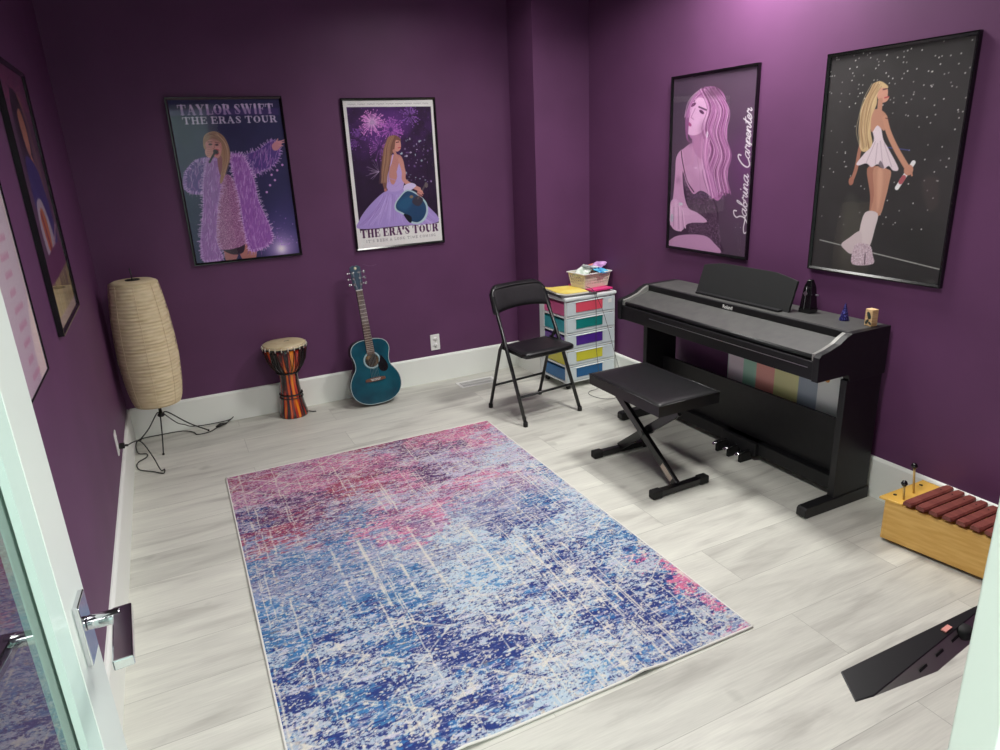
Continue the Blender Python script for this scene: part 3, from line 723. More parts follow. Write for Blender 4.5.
def poster_portrait():
    mp = homog([(77, 133), (354, 82), (296, 700), (60, 676)])
    cv = Canvas(260, 386, (92, 70, 92), 1.5, mp); r = np.random.default_rng(8)
    n = fbm(386, 260, 60, 60, r); cv.blend(np.clip((n - .4) * 1.5, 0, .5), (84, 66, 86))
    cv.glow((320, 420), .45, (120, 60, 124), .6); cv.glow((100, 200), .3, (70, 56, 74), .6); cv.glow((90, 600), .3, (56, 38, 58), .8)
    pk = [(236, 172, 222), (206, 140, 196), (180, 110, 170), (246, 204, 238), (150, 86, 140)]
    # back hair
    cv.poly([(150, 190), (178, 160), (215, 158), (242, 185), (250, 240), (248, 330), (250, 420), (240, 490), (215, 530), (190, 500), (180, 420), (170, 360), (130, 330), (122, 280)], (186, 122, 176))
    # arm / shoulders / chest
    cv.poly([(108, 366), (128, 350), (150, 345), (175, 360), (200, 400), (210, 470), (190, 540), (130, 560), (100, 540), (88, 480), (84, 420), (92, 380)], (204, 150, 192))
    cv.poly([(84, 395), (104, 372), (112, 420), (116, 500), (122, 560), (98, 600), (66, 596), (74, 520), (80, 450)], (214, 160, 202))
    cv.poly([(70, 560), (110, 556), (170, 572), (185, 590), (170, 604), (110, 612), (66, 606)], (222, 172, 212))
    # dress
    cv.poly([(104, 440), (118, 480), (138, 512), (162, 500), (196, 520), (216, 560), (214, 640), (226, 690), (120, 684), (90, 650), (120, 606), (180, 598), (150, 570), (122, 556), (108, 510)], (70, 46, 70))
    sp = r.random((cv.h, cv.w)); A, sl = cv.poly_alpha([(104, 440), (118, 480), (138, 512), (162, 500), (196, 520), (216, 600), (214, 690), (130, 684), (122, 556)], 0, True)
    cv.blend(A * (sp[sl] > .8) * .6, (200, 160, 196), sl)
    cv.line([(100, 375), (104, 410), (118, 470), (140, 505)], .011, (60, 34, 58), smooth=True)
    cv.poly([(62, 680), (72, 652), (110, 640), (170, 640), (200, 660), (214, 694)], (206, 154, 196))
    # neck, face
    cv.poly([(138, 310), (176, 300), (190, 360), (170, 400), (140, 372)], (190, 132, 178))
    cv.poly([(132, 218), (150, 196), (178, 200), (188, 240), (184, 282), (164, 312), (138, 322), (120, 316), (114, 300), (120, 288), (116, 278), (124, 262), (126, 240)], (232, 182, 222))
    cv.ell((140, 219), .035, .014, (110, 60, 100), 1, rot=-.3); cv.ell((167, 243), .034, .013, (96, 50, 90), 1, rot=.45)
    cv.line([(126, 212), (144, 206)], .012, (110, 70, 104)); cv.line([(158, 226), (182, 236)], .014, (110, 70, 104))
    cv.line([(146, 232), (132, 262), (140, 268)], .01, (196, 138, 184)); cv.ell((127, 285), .03, .014, (176, 80, 140), 1, rot=.5)
    cv.glow((150, 280), .06, (244, 200, 236), .4)
    cv.glow((176, 300), .10, (150, 92, 142), .55); cv.glow((130, 345), .05, (150, 96, 140), .5); cv.glow((118, 470), .08, (230, 184, 220), .35); cv.glow((160, 430), .07, (236, 190, 224), .4)
    cv.glow((90, 470), .05, (160, 108, 150), .5); cv.line([(150, 392), (158, 440), (160, 500)], .006, (170, 116, 158), .5, smooth=True)
    # hair strands
    cv.poly([(150, 186), (180, 158), (186, 172), (164, 186), (136, 214), (128, 250), (122, 330), (130, 344), (116, 330), (114, 262), (130, 212)], (150, 92, 142))
    hair(cv, [(176, 166), (148, 190), (130, 220), (120, 262)], pk, 16, .006, r, 4)
    hair(cv, [(186, 168), (212, 230), (196, 300), (216, 370), (196, 440), (214, 510)], pk + [(120, 66, 110), (110, 60, 100)], 120, .007, r, 12)
    hair(cv, [(200, 165), (238, 230), (224, 310), (242, 380), (226, 440), (236, 500)], pk + [(120, 66, 110), (90, 48, 84)], 120, .007, r, 9)
    hair(cv, [(182, 330), (176, 400), (190, 470), (200, 520)], pk, 40, .006, r, 8)
    cv.ell((184, 318), .009, .03, (240, 220, 240)); cv.ell((146, 428), .02, .004, (236, 200, 230)); cv.ell((208, 172), .1, .05, (90, 60, 84), .55, .05)
    # hand
    cv.poly([(66, 540), (84, 530), (104, 560), (110, 612), (96, 630), (72, 622), (62, 590)], (226, 176, 216))
    for a in [((70, 548), (66, 610)), ((82, 540), (84, 622)), ((94, 552), (98, 628)), ((104, 566), (112, 618))]: cv.line(a, .018, (236, 192, 226)); 
    for a in [((76, 556), (75, 616)), ((90, 556), (92, 622)), ((102, 566), (106, 620))]: cv.line(a, .005, (150, 94, 140))
    cv.ell((70, 590), .022, .04, (200, 190, 210)); cv.ell((98, 545), .03, .014, (214, 206, 220))
    # handwriting running up the right side
    G = {'a': (1.12, [[(.85, .9), (.45, 1.0), (.1, .6), (.12, .15), (.4, 0), (.75, .5), (.88, 1.0), (.82, .2), (1.0, 0), (1.2, .3)]]),
         'b': (.95, [[(0, .3), (.45, 1.6), (.5, 2.3), (.28, 2.1), (.22, 1.0), (.3, .1), (.6, 0), (.8, .4), (.6, .8), (.42, .7), (.95, .75)]]),
         'r': (.92, [[(0, .3), (.25, 1.15), (.38, .9), (.7, .95), (.62, .3), (.78, 0), (1, .3)]]),
         'i': (.6, [[(0, .3), (.25, 1), (.22, .2), (.42, 0), (.65, .3)], [(.36, 1.55), (.40, 1.65)]]),
         'n': (1.1, [[(0, .3), (.2, 1), (.2, 0), (.32, .65), (.6, 1), (.76, .8), (.74, .2), (.92, 0), (1.15, .3)]]),
         'p': (.92, [[(0, .3), (.28, 1), (.18, 0), (.02, -1.1), (.25, .2), (.5, 1), (.8, .8), (.72, .25), (.4, .1), (.95, .25)]]),
         'e': (.8, [[(0, .2), (.5, .5), (.58, .88), (.38, 1), (.14, .6), (.22, .1), (.52, 0), (.85, .3)]]),
         't': (.72, [[(0, .3), (.35, 1.3), (.46, 1.9), (.32, .6), (.34, .1), (.58, 0), (.78, .3)], [(.02, 1.25), (.85, 1.45)]]),
         'S': (1.35, [[(1.5, 2.3), (1.35, 2.9), (.85, 2.8), (.65, 2.2), (1.05, 1.4), (1.1, .4), (.5, -.3), (-.5, -.3), (-.9, .3), (-.2, .5), (.7, .3), (1.4, .3)]]),
         'C': (1.5, [[(1.45, 2.0), (1.35, 2.6), (.85, 2.5), (.3, 1.5), (.25, .4), (.8, -.1), (1.55, .35)]])}
    x = 0
    for ch in 'Sabrina Carpenter':
        if ch == ' ': x += .8; continue
        adv, ST = G[ch]
        for P in ST:
            Q = []
            for (px_, py_) in P:
                gx_ = x + px_ + .22 * py_; k_ = gx_ / 17.0
                Q.append((300 + 31 * k_ - py_ * 13.5, 608 - 384 * k_ - py_ * 1.5))
            cv.line(Q, .0085 if ch not in 'SC' else .011, (240, 232, 240), 1, smooth=True)
        x += adv
    return cv.a

def poster_stage():
    mp = homog([(84, 102), (474, 36), (368, 706), (26, 662)])
    cv = Canvas(270, 400, (60, 58, 58), 1.5, mp); r = np.random.default_rng(12)
    n = fbm(400, 270, 80, 80, r); cv.blend(np.clip((n - .4) * 1.4, 0, .4), (74, 70, 72))
    cv.glow((300, 640), .5, (48, 50, 48), .6)
    for i in range(190):
        u, v = r.random(), r.random() * .78
        if r.random() < .35: v *= .4
        cv.mapf = None; cv.ell((u, v), .0045, .0045, (226, 224, 220), .5 + .5 * r.random()); cv.mapf = mp
    cv.line([(50, 592), (370, 664)], .007, (196, 196, 190), .9); cv.line([(215, 338), (292, 347)], .006, (90, 96, 170), .8)
    cv.poly([(120, 480), (150, 480), (160, 560), (130, 640), (105, 640)], (84, 84, 78), .45, .04); cv.poly([(325, 430), (365, 420), (368, 490), (340, 505)], (90, 78, 76), .4, .03)
    sk = (198, 146, 124)
    # far arm, near leg, far leg
    cv.line([(172, 300), (158, 350), (148, 400), (136, 432)], .028, (176, 122, 104), smooth=True)
    cv.poly([(178, 398), (210, 398), (214, 470), (204, 516), (184, 520), (186, 470)], (176, 122, 104))
    cv.poly([(196, 396), (240, 400), (236, 440), (226, 480), (212, 522), (186, 522), (196, 470)], sk)
    cv.poly([(206, 404), (220, 404), (216, 470), (204, 512)], (226, 176, 150), .6, .02)
    # boots
    cv.poly([(172, 516), (206, 518), (198, 560), (184, 606), (166, 614), (160, 590), (156, 570)], (222, 206, 208))
    cv.poly([(156, 566), (164, 580), (160, 606), (136, 628), (118, 618), (108, 602), (130, 584)], (214, 196, 200)); 
    cv.poly([(150, 600), (184, 604), (192, 630), (192, 654), (138, 656), (138, 622)], (206, 178, 190))
    A, sl = cv.poly_alpha([(150, 600), (184, 604), (192, 630), (192, 654), (138, 656), (138, 622)], 0, True); s2 = r.random(A.shape)
    cv.blend(A * (s2 > .7) * .8, (240, 226, 236), sl); cv.blend(A * (s2 < .25) * .6, (140, 110, 130), sl)
    cv.line([(172, 628), (170, 655)], .008, (90, 70, 84))
    # dress
    cv.poly([(166, 384), (180, 392), (200, 388), (232, 398), (246, 404), (252, 398), (240, 386), (180, 376)], (50, 46, 52))
    cv.poly([(192, 290), (206, 276), (216, 290), (222, 320), (236, 345), (262, 396), (248, 402), (236, 390), (222, 398), (206, 386), (190, 394), (176, 384), (156, 390), (150, 384), (172, 356), (196, 324)], (232, 214, 222))
    for a in [((214, 324), (220, 392)), ((200, 326), (176, 382)), ((224, 330), (244, 392)), ((206, 330), (200, 384))]: cv.line(a, .005, (186, 160, 176), .8)
    cv.poly([(208, 392), (214, 376), (224, 396)], (70, 60, 70), .6)
    # torso, near arm, hand, microphone
    cv.poly([(186, 250), (204, 238), (224, 246), (234, 266), (224, 296), (206, 282), (190, 300)], sk)
    cv.line([(226, 262), (236, 300), (256, 344), (284, 392)], .036, (206, 152, 128), smooth=True)
    cv.line([(302, 380), (258, 448)], .03, (240, 238, 240)); cv.line([(276, 420), (268, 432)], .032, (180, 96, 104))
    cv.ell((289, 400), .032, .034, (204, 148, 126)); cv.line([(296, 404), (298, 414)], .012, (196, 140, 118)); cv.line([(228, 262), (240, 266)], .004, (80, 40, 50))
    cv.ell((135, 432), .02, .03, (176, 118, 100))
    # head and long hair
    cv.poly([(206, 176), (224, 170), (234, 186), (234, 204), (238, 206), (230, 218), (214, 220), (204, 200)], (216, 160, 140))
    cv.line([(214, 216), (212, 240)], .035, sk)
    cv.poly([(186, 190), (194, 172), (214, 164), (232, 174), (234, 182), (216, 182), (206, 200), (204, 226), (190, 260), (188, 300), (192, 332), (176, 352), (160, 346), (158, 300), (160, 250), (172, 214)], (214, 186, 142))
    hair(cv, [(206, 172), (184, 214), (172, 260), (168, 300), (174, 340)], [(236, 216, 176), (176, 140, 100), (222, 196, 156), (140, 104, 78)], 90, .005, r, 6)
    cv.line([(222, 186), (231, 184)], .007, (60, 36, 44)); cv.line([(226, 208), (236, 205)], .008, (190, 70, 80))
    return cv.a

def poster_guitarist():
    cv = Canvas(120, 180, (96, 66, 92), 1.5); r = np.random.default_rng(2)
    v = cv.Y / 1.5
    cv.blend(np.clip(.22 - v, 0, .22) / .22 * .8, (120, 50, 96)); n = fbm(180, 120, 30, 20, r); cv.blend(np.clip(n - .45, 0, .4), (150, 110, 120))
    for i in range(70): cv.line([(r.random(), r.random() * .14), (r.random(), .1 + r.random() * .1)], .006, (170, 80, 120), .5)
    cv.poly([(.28, .12), (.5, .08), (.66, .16), (.66, .3), (.6, .5), (.34, .55), (.24, .35)], (46, 38, 48))
    cv.poly([(.42, .18), (.54, .15), (.62, .2), (.62, .29), (.54, .33), (.45, .29)], (206, 138, 112)); cv.line([(.6, .1), (.74, .18), (.78, .3), (.8, .5)], .05, (150, 110, 90), .7, True)
    cv.line([(.56, .35), (.7, .42), (.72, .5)], .07, (214, 140, 112), 1, True)
    cv.poly([(.28, .36), (.5, .34), (.72, .4), (.84, .56), (.8, .7), (.3, .62)], (50, 54, 128))
    cv.poly([(.3, .52), (.5, .5), (.64, .58), (.7, .7), (.56, .8), (.34, .76), (.24, .64)], (196, 180, 196)); cv.poly([(.34, .56), (.48, .54), (.56, .62), (.52, .7), (.38, .7)], (210, 120, 60)); cv.line([(.4, .56), (.5, .78)], .05, (150, 50, 70))
    cv.line([(.5, .74), (.9, .62)], .03, (190, 150, 170)); cv.poly([(.1, .74), (.9, .7), (.92, .86), (.08, .86)], (110, 54, 96))
    cv.poly([(0, .84), (1, .8), (1, 1), (0, 1)], (150, 130, 96), smooth=False)
    for i in range(50): x = r.random(); cv.line([(x, .83), (x + r.normal(0, .03), .97)], .02, [(214, 196, 130), (90, 70, 70), (196, 170, 120)][r.integers(3)], .7)
    cv.poly([(0, .96), (1, .96), (1, 1), (0, 1)], (170, 140, 150), smooth=False)
    return cv.a

def poster_list():
    cv = Canvas(140, 210, (232, 214, 226), 1.5); r = np.random.default_rng(4)
    v = cv.Y / 1.5
    cv.blend(np.clip(1 - v / .4, 0, 1) * .8, (238, 238, 234)); cv.blend(np.clip((v - .7) / .3, 0, 1) * .5, (214, 176, 204))
    cv.ell((.7, .05), .12, .08, (230, 120, 170)); cv.ell((.86, .16), .05, .12, (238, 120, 172)); cv.line([(.45, .1), (.6, .22), (.5, .3)], .03, (226, 130, 110), 1, True)
    for k in range(7): cv.line([(.62 + k * .05, .33), (.64 + k * .05, .30), (.66 + k * .05, .35)], .012, (110, 110, 190), .8)
    for k in range(5): cv.line([(.2 + k * .06, .36), (.24 + k * .06, .33)], .012, (110, 110, 190), .8)
    for side in (0, 1):
        for k in range(11):
            y = .47 + k * .05; x0 = (.1, .62)[side]; m_ = 5 + (k * 3 + side) % 4
            for j in range(m_):
                x = x0 + j * .026; cv.line([(x, y), (x + .008, y - .016), (x + .016, y)], .006, (206, 96, 140), .75)
    cv.line([(.965, .42), (.965, .98)], .012, (240, 220, 190), .8); cv.line([(.935, .42), (.935, .98)], .008, (236, 196, 214), .8)
    return cv.a

framed('framed poster of a singer in a purple fur coat above the drum', (0.524, 0, 1.010), (1, 0, 0), 0.634, 0.938, poster_singer_coat())
framed('white bordered framed poster with fireworks and lilac dress, right on the back wall', (1.508, 0, 0.997), (1, 0, 0), 0.623, 0.936, poster_fireworks())
framed('framed pink toned portrait poster with white handwriting, nearest the corner on the right wall', (W, -1.206, 0.985), (0, -1, 0), 0.639, 0.948, poster_portrait())
framed('framed dark poster of a performer in white boots above the metronome', (W, -2.2345, 0.994), (0, -1, 0), 0.631, 0.924, poster_stage())
framed('framed poster of a guitarist with gold lower edge, on left wall nearest the lamp', (0, -1.191 - 0.61, 1.050), (0, 1, 0), 0.61, 0.892, poster_guitarist())
framed('pale pink framed poster with rows of pink text, partly behind the open glass door', (0, -2.157 - 0.61, 1.032), (0, 1, 0), 0.61, 0.914, poster_list(), dep=0.009, fw=0.003)
#%%RUG
# ------------------------------------------------------------------ rug
def rug_art(h, w):
    r = np.random.default_rng(21)
    C = {'P': (196, 116, 152), 'M': (184, 122, 158), 'R': (158, 74, 100), 'L': (170, 166, 192), 'D': (92, 62, 104), 'N': (48, 62, 122),
         'B': (68, 114, 162), 'C': (176, 194, 208), 'G': (128, 142, 176), 'S': (204, 110, 144), 'W': (206, 216, 222)}
    rows = ['MRMMRRRPS', 'RMMPLDPPS', 'MMPPPLDPL', 'MDMRDMLML', 'LDDRPDLLC', 'NDRLPDLCL', 'RRDGLLPLC', 'GRGBPPLLB', 'BGBPPGGLC', 'BBGGPCGBC',
            'GGBCGCNNC', 'GBGGCCBCC', 'BGBBCCNCB', 'BBNBCCNBB', 'BNBNCNNNB', 'NNBNNCNBS', 'NBNNNCNNP', 'NNBNCCNNS', 'NNNNCCGNP', 'NNNCCCNGP']
    pal = np.array([[C[c] for c in s] for s in rows], float)
    gh, gw = pal.shape[:2]
    U, V = np.meshgrid(np.linspace(0, gw - 1, w), np.linspace(0, gh - 1, h))
    U = U + (fbm(h, w, 40, 60, r) - .5) * 2.2 + (fbm(h, w, 6, 14, r, 3, .8) - .5) * 2.0
    V = V + (fbm(h, w, 30, 70, r) - .5) * 2.6 + (fbm(h, w, 5, 24, r, 3, .8) - .5) * 2.4
    # mostly nearest patch colours with a soft border
    def samp(U, V):
        U = np.clip(U, 0, gw - 1.001); V = np.clip(V, 0, gh - 1.001); ui = U.astype(int); vi = V.astype(int)
        fu = np.clip((U - ui - .5) * 4.5 + .5, 0, 1)[..., None]; fv = np.clip((V - vi - .5) * 4.5 + .5, 0, 1)[..., None]
        return (pal[vi, ui] * (1 - fu) + pal[vi, ui + 1] * fu) * (1 - fv) + (pal[vi + 1, ui] * (1 - fu) + pal[vi + 1, ui + 1] * fu) * fv
    a = samp(U, V)
    v = np.linspace(0, 1, h)[:, None] + np.zeros((1, w)); u = np.linspace(0, 1, w)[None, :] + np.zeros((h, 1))
    def mixc(mask, col, al=1.0):
        nonlocal a
        mk = (np.clip(mask, 0, 1) * al)[..., None]; a = a * (1 - mk) + np.array(col, float) * mk
    streak = fbm(h, w, 3, 20, r, 3); sp = fbm(h, w, 2.8, 4.6, r, 3, .8); mid = fbm(h, w, 22, 34, r, 3)
    hard = lambda f, t, k=14: np.clip((f - t) * k, 0, 1)
    low = np.clip((v - .36) * 3.2, 0, 1)
    # darker yarn flecks
    mixc(hard(sp + (mid - .5) * .5, .60) * (1 - low), (120, 52, 92), .75)
    mixc(hard(1 - sp + (mid - .5) * .7, .68) * (1 - low), (72, 50, 100), .7)
    mixc(hard(sp + (mid - .5) * .9, .56) * low, (40, 50, 112), .85)
    mixc(hard(fbm(h, w, 6, 9, r, 3) + (fbm(h, w, 30, 40, r) - .5) * .8, .70) * low, (64, 124, 180), .7)
    # worn light pile
    worn = fbm(h, w, 2.4, 4.2, r, 3, .8)
    mixc(hard(worn + (streak - .5) * .5, .58) * (1 - low), (204, 184, 196), .7)
    mixc(hard(worn + (streak - .5) * .4 + (mid - .5) * .9, .545) * low, (188, 200, 208), .85)
    mixc(hard(fbm(h, w, 2, 3.2, r, 2), .66), (214, 208, 196), .9)
    mixc(hard(fbm(h, w, 2, 3.2, r, 2), .70), (70, 66, 104), .6)
    mixc(hard(fbm(h, w, 5, 30, r, 4, .8), .60, 10), (190, 186, 196), .6)
    mixc(hard(streak, .67), (206, 196, 214), .5)
    mixc(hard(fbm(h, w, 9, 12, r, 3), .76), (176, 140, 110), .35)
    # cream drawn lines
    cr = (216, 210, 198)
    X = np.arange(w)[None, :] + np.zeros((h, 1)); Y = np.arange(h)[:, None] + np.zeros((1, w))
    wob = (vnoise(h, w, 20, 20, r) - .5) * 7.0; brk = fbm(h, w, 16, 12, r, 4, .7)
    def dashed(d, wd, keep, al, box=None):
        m_ = np.clip(1.2 - np.abs(d) / wd, 0, 1) * hard(brk, 1 - keep, 6)
        if box is not None:
            u0, u1, v0, v1 = box; m_ = m_ * ((u > u0) & (u < u1) & (v > v0) & (v < v1))
        mixc(m_, cr, al)
    # long warp lines
    for k in range(70):
        uu = r.random(); v0 = r.random() * .9; L_ = .06 + r.random() * .25
        dashed(X - uu * w + wob * .3, .8 + r.random() * .9, .68, .8, (0, 1, v0, v0 + L_))
    for k in range(26):   # dense cluster right of centre
        uu = .60 + r.random() * .24; v0 = .5 + r.random() * .4; L_ = .1 + r.random() * .3
        dashed(X - uu * w + wob * .2, 1.1, .66, .8, (0, 1, v0, v0 + L_))
    for k in range(54):   # weft lines
        vv = r.random(); u0 = r.random() * .8; L_ = .15 + r.random() * .4
        dashed(Y - vv * h + wob * .5, 1.2, .6, .7, (u0, u0 + L_, 0, 1))
    def diamonds(box, pu, pv, wd, keep, al, ph=(0, 0)):
        s1 = (u / pu + v / pv + ph[0]); s2 = (u / pu - v / pv + ph[1])
        k = pu * w * .7
        d1 = (s1 - np.round(s1)) * k + wob * .5; d2 = (s2 - np.round(s2)) * k + wob * .5
        dashed(np.minimum(np.abs(d1), np.abs(d2)), wd, keep, al, box)
    diamonds((0, .45, 0, .17), .13, .075, 1.5, .74, .85)
    diamonds((.3, .95, .03, .16), .10, .05, 1.3, .6, .75)
    diamonds((.15, 1, .24, .42), .17, .07, 1.5, .62, .8)
    diamonds((0, .75, .70, .97), .20, .11, 1.7, .64, .8)
    diamonds((.02, .7, .74, .99), .10, .055, 1.2, .5, .7, (.3, .1))
    diamonds((.72, 1, .6, .84), .11, .06, 1.6, .62, .8)
    # lattice of short bars in the middle
    gx = (u / .075); gy = (v / .035); bar = np.minimum(np.abs(gx - np.round(gx)) * .075 * w, 99)
    dashed(bar + wob * .2, 2.4, .62, .85, (.18, .62, .44, .68)); dashed((gy - np.round(gy)) * .035 * h + wob * .4, 1.4, .55, .7, (.18, .8, .44, .70))
    # motifs: small crosses
    for k in range(26):
        cu, cvv = r.random() * w, (.72 + r.random() * .26) * h
        d = np.minimum(np.abs(X - cu) + 3.2 * (np.abs(Y - cvv) > 7), np.abs(Y - cvv) + 3.2 * (np.abs(X - cu) > 7)); mixc(np.clip(2.4 - d, 0, 1) * (np.hypot(X - cu, Y - cvv) < 8), cr, .75)
    a += (r.random((h, w, 1)) - .5) * 16
    return np.clip(a, 0, 255)
RUG_O = Vector((0.4576, -0.9038, 0.0)); RUG_A = -0.0098; RW, RL = 1.520, 2.184
def rug():
    t = thing('area_rug', 'distressed pink and blue patterned area rug with white bound edge', 'rug', RUG_O, RUG_A)
    zf = lambda X, Y: 0.007 + 0.010 * np.exp(-((X - RW * .70) / .05) ** 2 - ((Y + RL) / .10) ** 2) + 0.008 * np.exp(-((X - RW * .30) / .06) ** 2 - ((Y + RL) / .09) ** 2) + 0.005 * np.exp(-((X) / .05) ** 2 - ((Y + RL * .55) / .2) ** 2)
    M['rug'] = color_material('rug_pile', 0.95, spec=0.1)
    m = M['rug']; tc = N(m, 'ShaderNodeTexCoord'); no = N(m, 'ShaderNodeTexNoise'); no.inputs['Scale'].default_value = 420
    bp = N(m, 'ShaderNodeBump'); bp.inputs['Strength'].default_value = .5; bp.inputs['Distance'].default_value = .002
    Lk(m, tc.outputs['Object'], no.inputs['Vector']); Lk(m, no.outputs['Fac'], bp.inputs['Height']); Lk(m, bp.outputs[0], BS(m).inputs['Normal'])
    o = print_mesh('pile', rug_art(780, 543), RW, RL, M['rug'], t, Matrix.Identity(4), zf)
    b = MB(); e = 0.006
    def edge(P):
        b.tube([(x, y, float(zf(np.array(x), np.array(y))) - 0.002) for x, y in P], 0.0042, 8, flat=1.0)
    n = 40
    edge([(RW * i / n, 0) for i in range(n + 1)]); edge([(RW * i / n, -RL) for i in range(n + 1)])
    edge([(0, -RL * i / n) for i in range(n + 1)]); edge([(RW, -RL * i / n) for i in range(n + 1)])
    b.build('binding', mat('rug_binding', (222, 220, 214), .8), t)['label'] = 'white bound edge'
    MB().box((0.004, -RL + 0.004, 0.0005), (RW - 0.004, -0.004, 0.004)).build('backing', mat('rug_backing', (60, 58, 56), .9), t)
rug()
#%%PIANO
# ------------------------------------------------------------------ digital piano
M['strip'] = mat('strip_highlight_grey', (150, 150, 146), 0.28, 0.35, spec=0.7)  # gloss highlight along the strip put into its light grey
M['desk_black'] = mat('desk_black', (38, 39, 39), 0.5, spec=0.4)
def piano():
    YL, YR = -1.315, -2.695          # left and right outer faces
    t = thing('digital_piano', 'black upright digital piano with closed lid against the purple right wall', 'piano', (3.0, (YL + YR) / 2, 0))
    oy = (YL + YR) / 2; ox = 3.0
    def X(x): return x - ox
    def Y(y): return y - oy
    B = M['black']
    # side cheeks: profile in x-z extruded in y ; slope from the lid down to the front
    slope = [(2.662, 0.632), (2.660, 0.735), (2.672, 0.748), (2.72, 0.758), (2.775, 0.776), (2.815, 0.800), (2.845, 0.812), (3.080, 0.812), (3.080, 0.600), (2.86, 0.60), (2.845, 0.632)]
    def side(y0, y1):
        mb = MB(); n = len(slope)
        vs = [(X(x), Y(y0), z) for x, z in slope] + [(X(x), Y(y1), z) for x, z in slope]
        fs = [tuple(range(n)), tuple(range(n, 2 * n))[::-1]] + [(i, (i + 1) % n, n + (i + 1) % n, n + i) for i in range(n)]
        return mb.add(vs, fs)
    for y0, y1 in ((YR, YR + 0.030), (YL - 0.030, YL)):
        c = side(y0, y1).build('side_panel', B, t, bevel=0.0015)
        s_ = 1 if y0 == YR else -1
        lo, hi = (YR + 0.0315, YR + 0.0385) if s_ == 1 else (YL - 0.0385, YL - 0.0315)
    # bevelled cheek strip beside the lid
    for y0 in (YR + 0.030, YL - 0.048):
        mb = MB(); pr = [(2.675, 0.7445), (2.72, 0.7545), (2.775, 0.7725), (2.815, 0.7965), (2.843, 0.8085)]
        vs = []
        for x, z in pr: vs += [(X(x), Y(y0), z), (X(x), Y(y0 + 0.018), z), (X(x), Y(y0 + 0.018), z - 0.03), (X(x), Y(y0), z - 0.03)]
        fs = [(0, 1, 2, 3), (16, 19, 18, 17)]
        for i in range(4):
            o = i * 4
            for k in range(4): fs.append((o + k, o + 4 + k, o + 4 + (k + 1) % 4, o + (k + 1) % 4))
        mb.add(vs, fs).build('cheek_strip', M['strip'], t)
    yi, yj = YR + 0.030, YL - 0.030
    # top board with rear hinge line
    MB().box((X(2.862), Y(yi), 0.792), (X(3.08), Y(yj), 0.812)).build('top_board', M['piano_top'], t, bevel=0.002)
    MB().box((X(2.848), Y(yi), 0.775), (X(2.866), Y(yj), 0.8105)).build('lid_rail', B, t, bevel=0.003)
    # sliding key lid, gently sloping forward, and front lip
    yl0, yl1 = YR + 0.048, YL - 0.048
    lid = MB(); prf = [(2.690, 0.7355), (2.850, 0.7790)]
    vs = []
    for x, z in prf:
        vs += [(X(x), Y(yl0), z), (X(x), Y(yl1), z), (X(x), Y(yl1), z - 0.018), (X(x), Y(yl0), z - 0.018)]
    lid.add(vs, [(0, 1, 2, 3), (4, 7, 6, 5), (0, 4, 5, 1), (1, 5, 6, 2), (2, 6, 7, 3), (3, 7, 4, 0)])
    lid.build('key_lid', M['piano_top'], t, bevel=0.001)
    lip = MB().tube([(X(2.690), Y(yl0), 0.726), (X(2.690), Y(yl1), 0.726)], 0.010, 12); lip.build('lid_lip', B, t)
    MB().box((X(2.672), Y(yi), 0.632), (X(2.70), Y(yj), 0.712)).build('front_rail', B, t, bevel=0.003)
    MB().box((X(2.668), Y(yi + 0.03), 0.682), (X(2.6725), Y(yj - 0.25), 0.684)).build('rail_trim', M['silver'], t)['label'] = 'thin bright line'
    MB().box((X(2.70), Y(yi), 0.634), (X(3.06), Y(yj), 0.652)).build('key_bed', B, t)
    MB().box((X(3.062), Y(yi), 0.60), (X(3.078), Y(yj), 0.79)).build('back_panel', B, t)
    # legs: slab at each end standing on a foot
    for y0, y1 in ((YR + 0.004, YR + 0.036), (YL - 0.036, YL - 0.004)):
        MB().box((X(2.848), Y(y0), 0.05), (X(3.07), Y(y1), 0.606)).build('leg', B, t, bevel=0.002)
        a, b = y0 - 0.006, y1 + 0.010
        ft = MB()
        out = [(X(2.672), 0.008), (X(2.672), 0.040), (X(2.682), 0.050), (X(3.078), 0.058), (X(3.078), 0.0), (X(2.69), 0.0)]
        n = len(out); vs = [(x, Y(a), z) for x, z in out] + [(x, Y(b), z) for x, z in out]
        ft.add(vs, [tuple(range(n)), tuple(range(n, 2 * n))[::-1]] + [(i, (i + 1) % n, n + (i + 1) % n, n + i) for i in range(n)])
        ft.build('foot', B, t, bevel=0.003)
    MB().box((X(2.975), Y(YR + 0.036), 0.10), (X(2.990), Y(YL - 0.036), 0.365)).build('modesty_panel', B, t, bevel=0.001)
    MB().box((X(2.935), Y(YR + 0.036), 0.035), (X(2.995), Y(YL - 0.036), 0.100)).build('pedal_rail', B, t, bevel=0.003)
    pb = MB().box((X(2.915), Y(-2.17), 0.03), (X(2.99), Y(-1.93), 0.10)); pb.build('pedal_box', B, t, bevel=0.003)
    for y in (-1.965, -2.047, -2.130):
        p = MB().tube([(X(2.925), Y(y), 0.058), (X(2.88), Y(y), 0.06), (X(2.845), Y(y), 0.056), (X(2.822), Y(y), 0.046)], [0.006, 0.009, 0.013, 0.010], 12, flat=.4)
        p.build('pedal', M['chrome'], t)
        MB().box((X(2.85), Y(y - .009), 0.0), (X(2.93), Y(y + .009), 0.046)).build('pedal_block', M['black_rubber'], t, bevel=.002)
    # music desk, leaning back, with a shallow arched top
    dk = MB(); n = 24; vs = []
    y0, y1 = -1.668, -2.290
    base = Vector((2.925, 0, 0.812)); lean = Vector((0.055, 0, 0.165))
    def topf(s):   # 0..1 along the width: arched like a flattened trapezoid
        e = min(s, 1 - s)
        return 0.86 + 0.14 * min(1, e / 0.22) ** 0.8
    fr_ = []; 
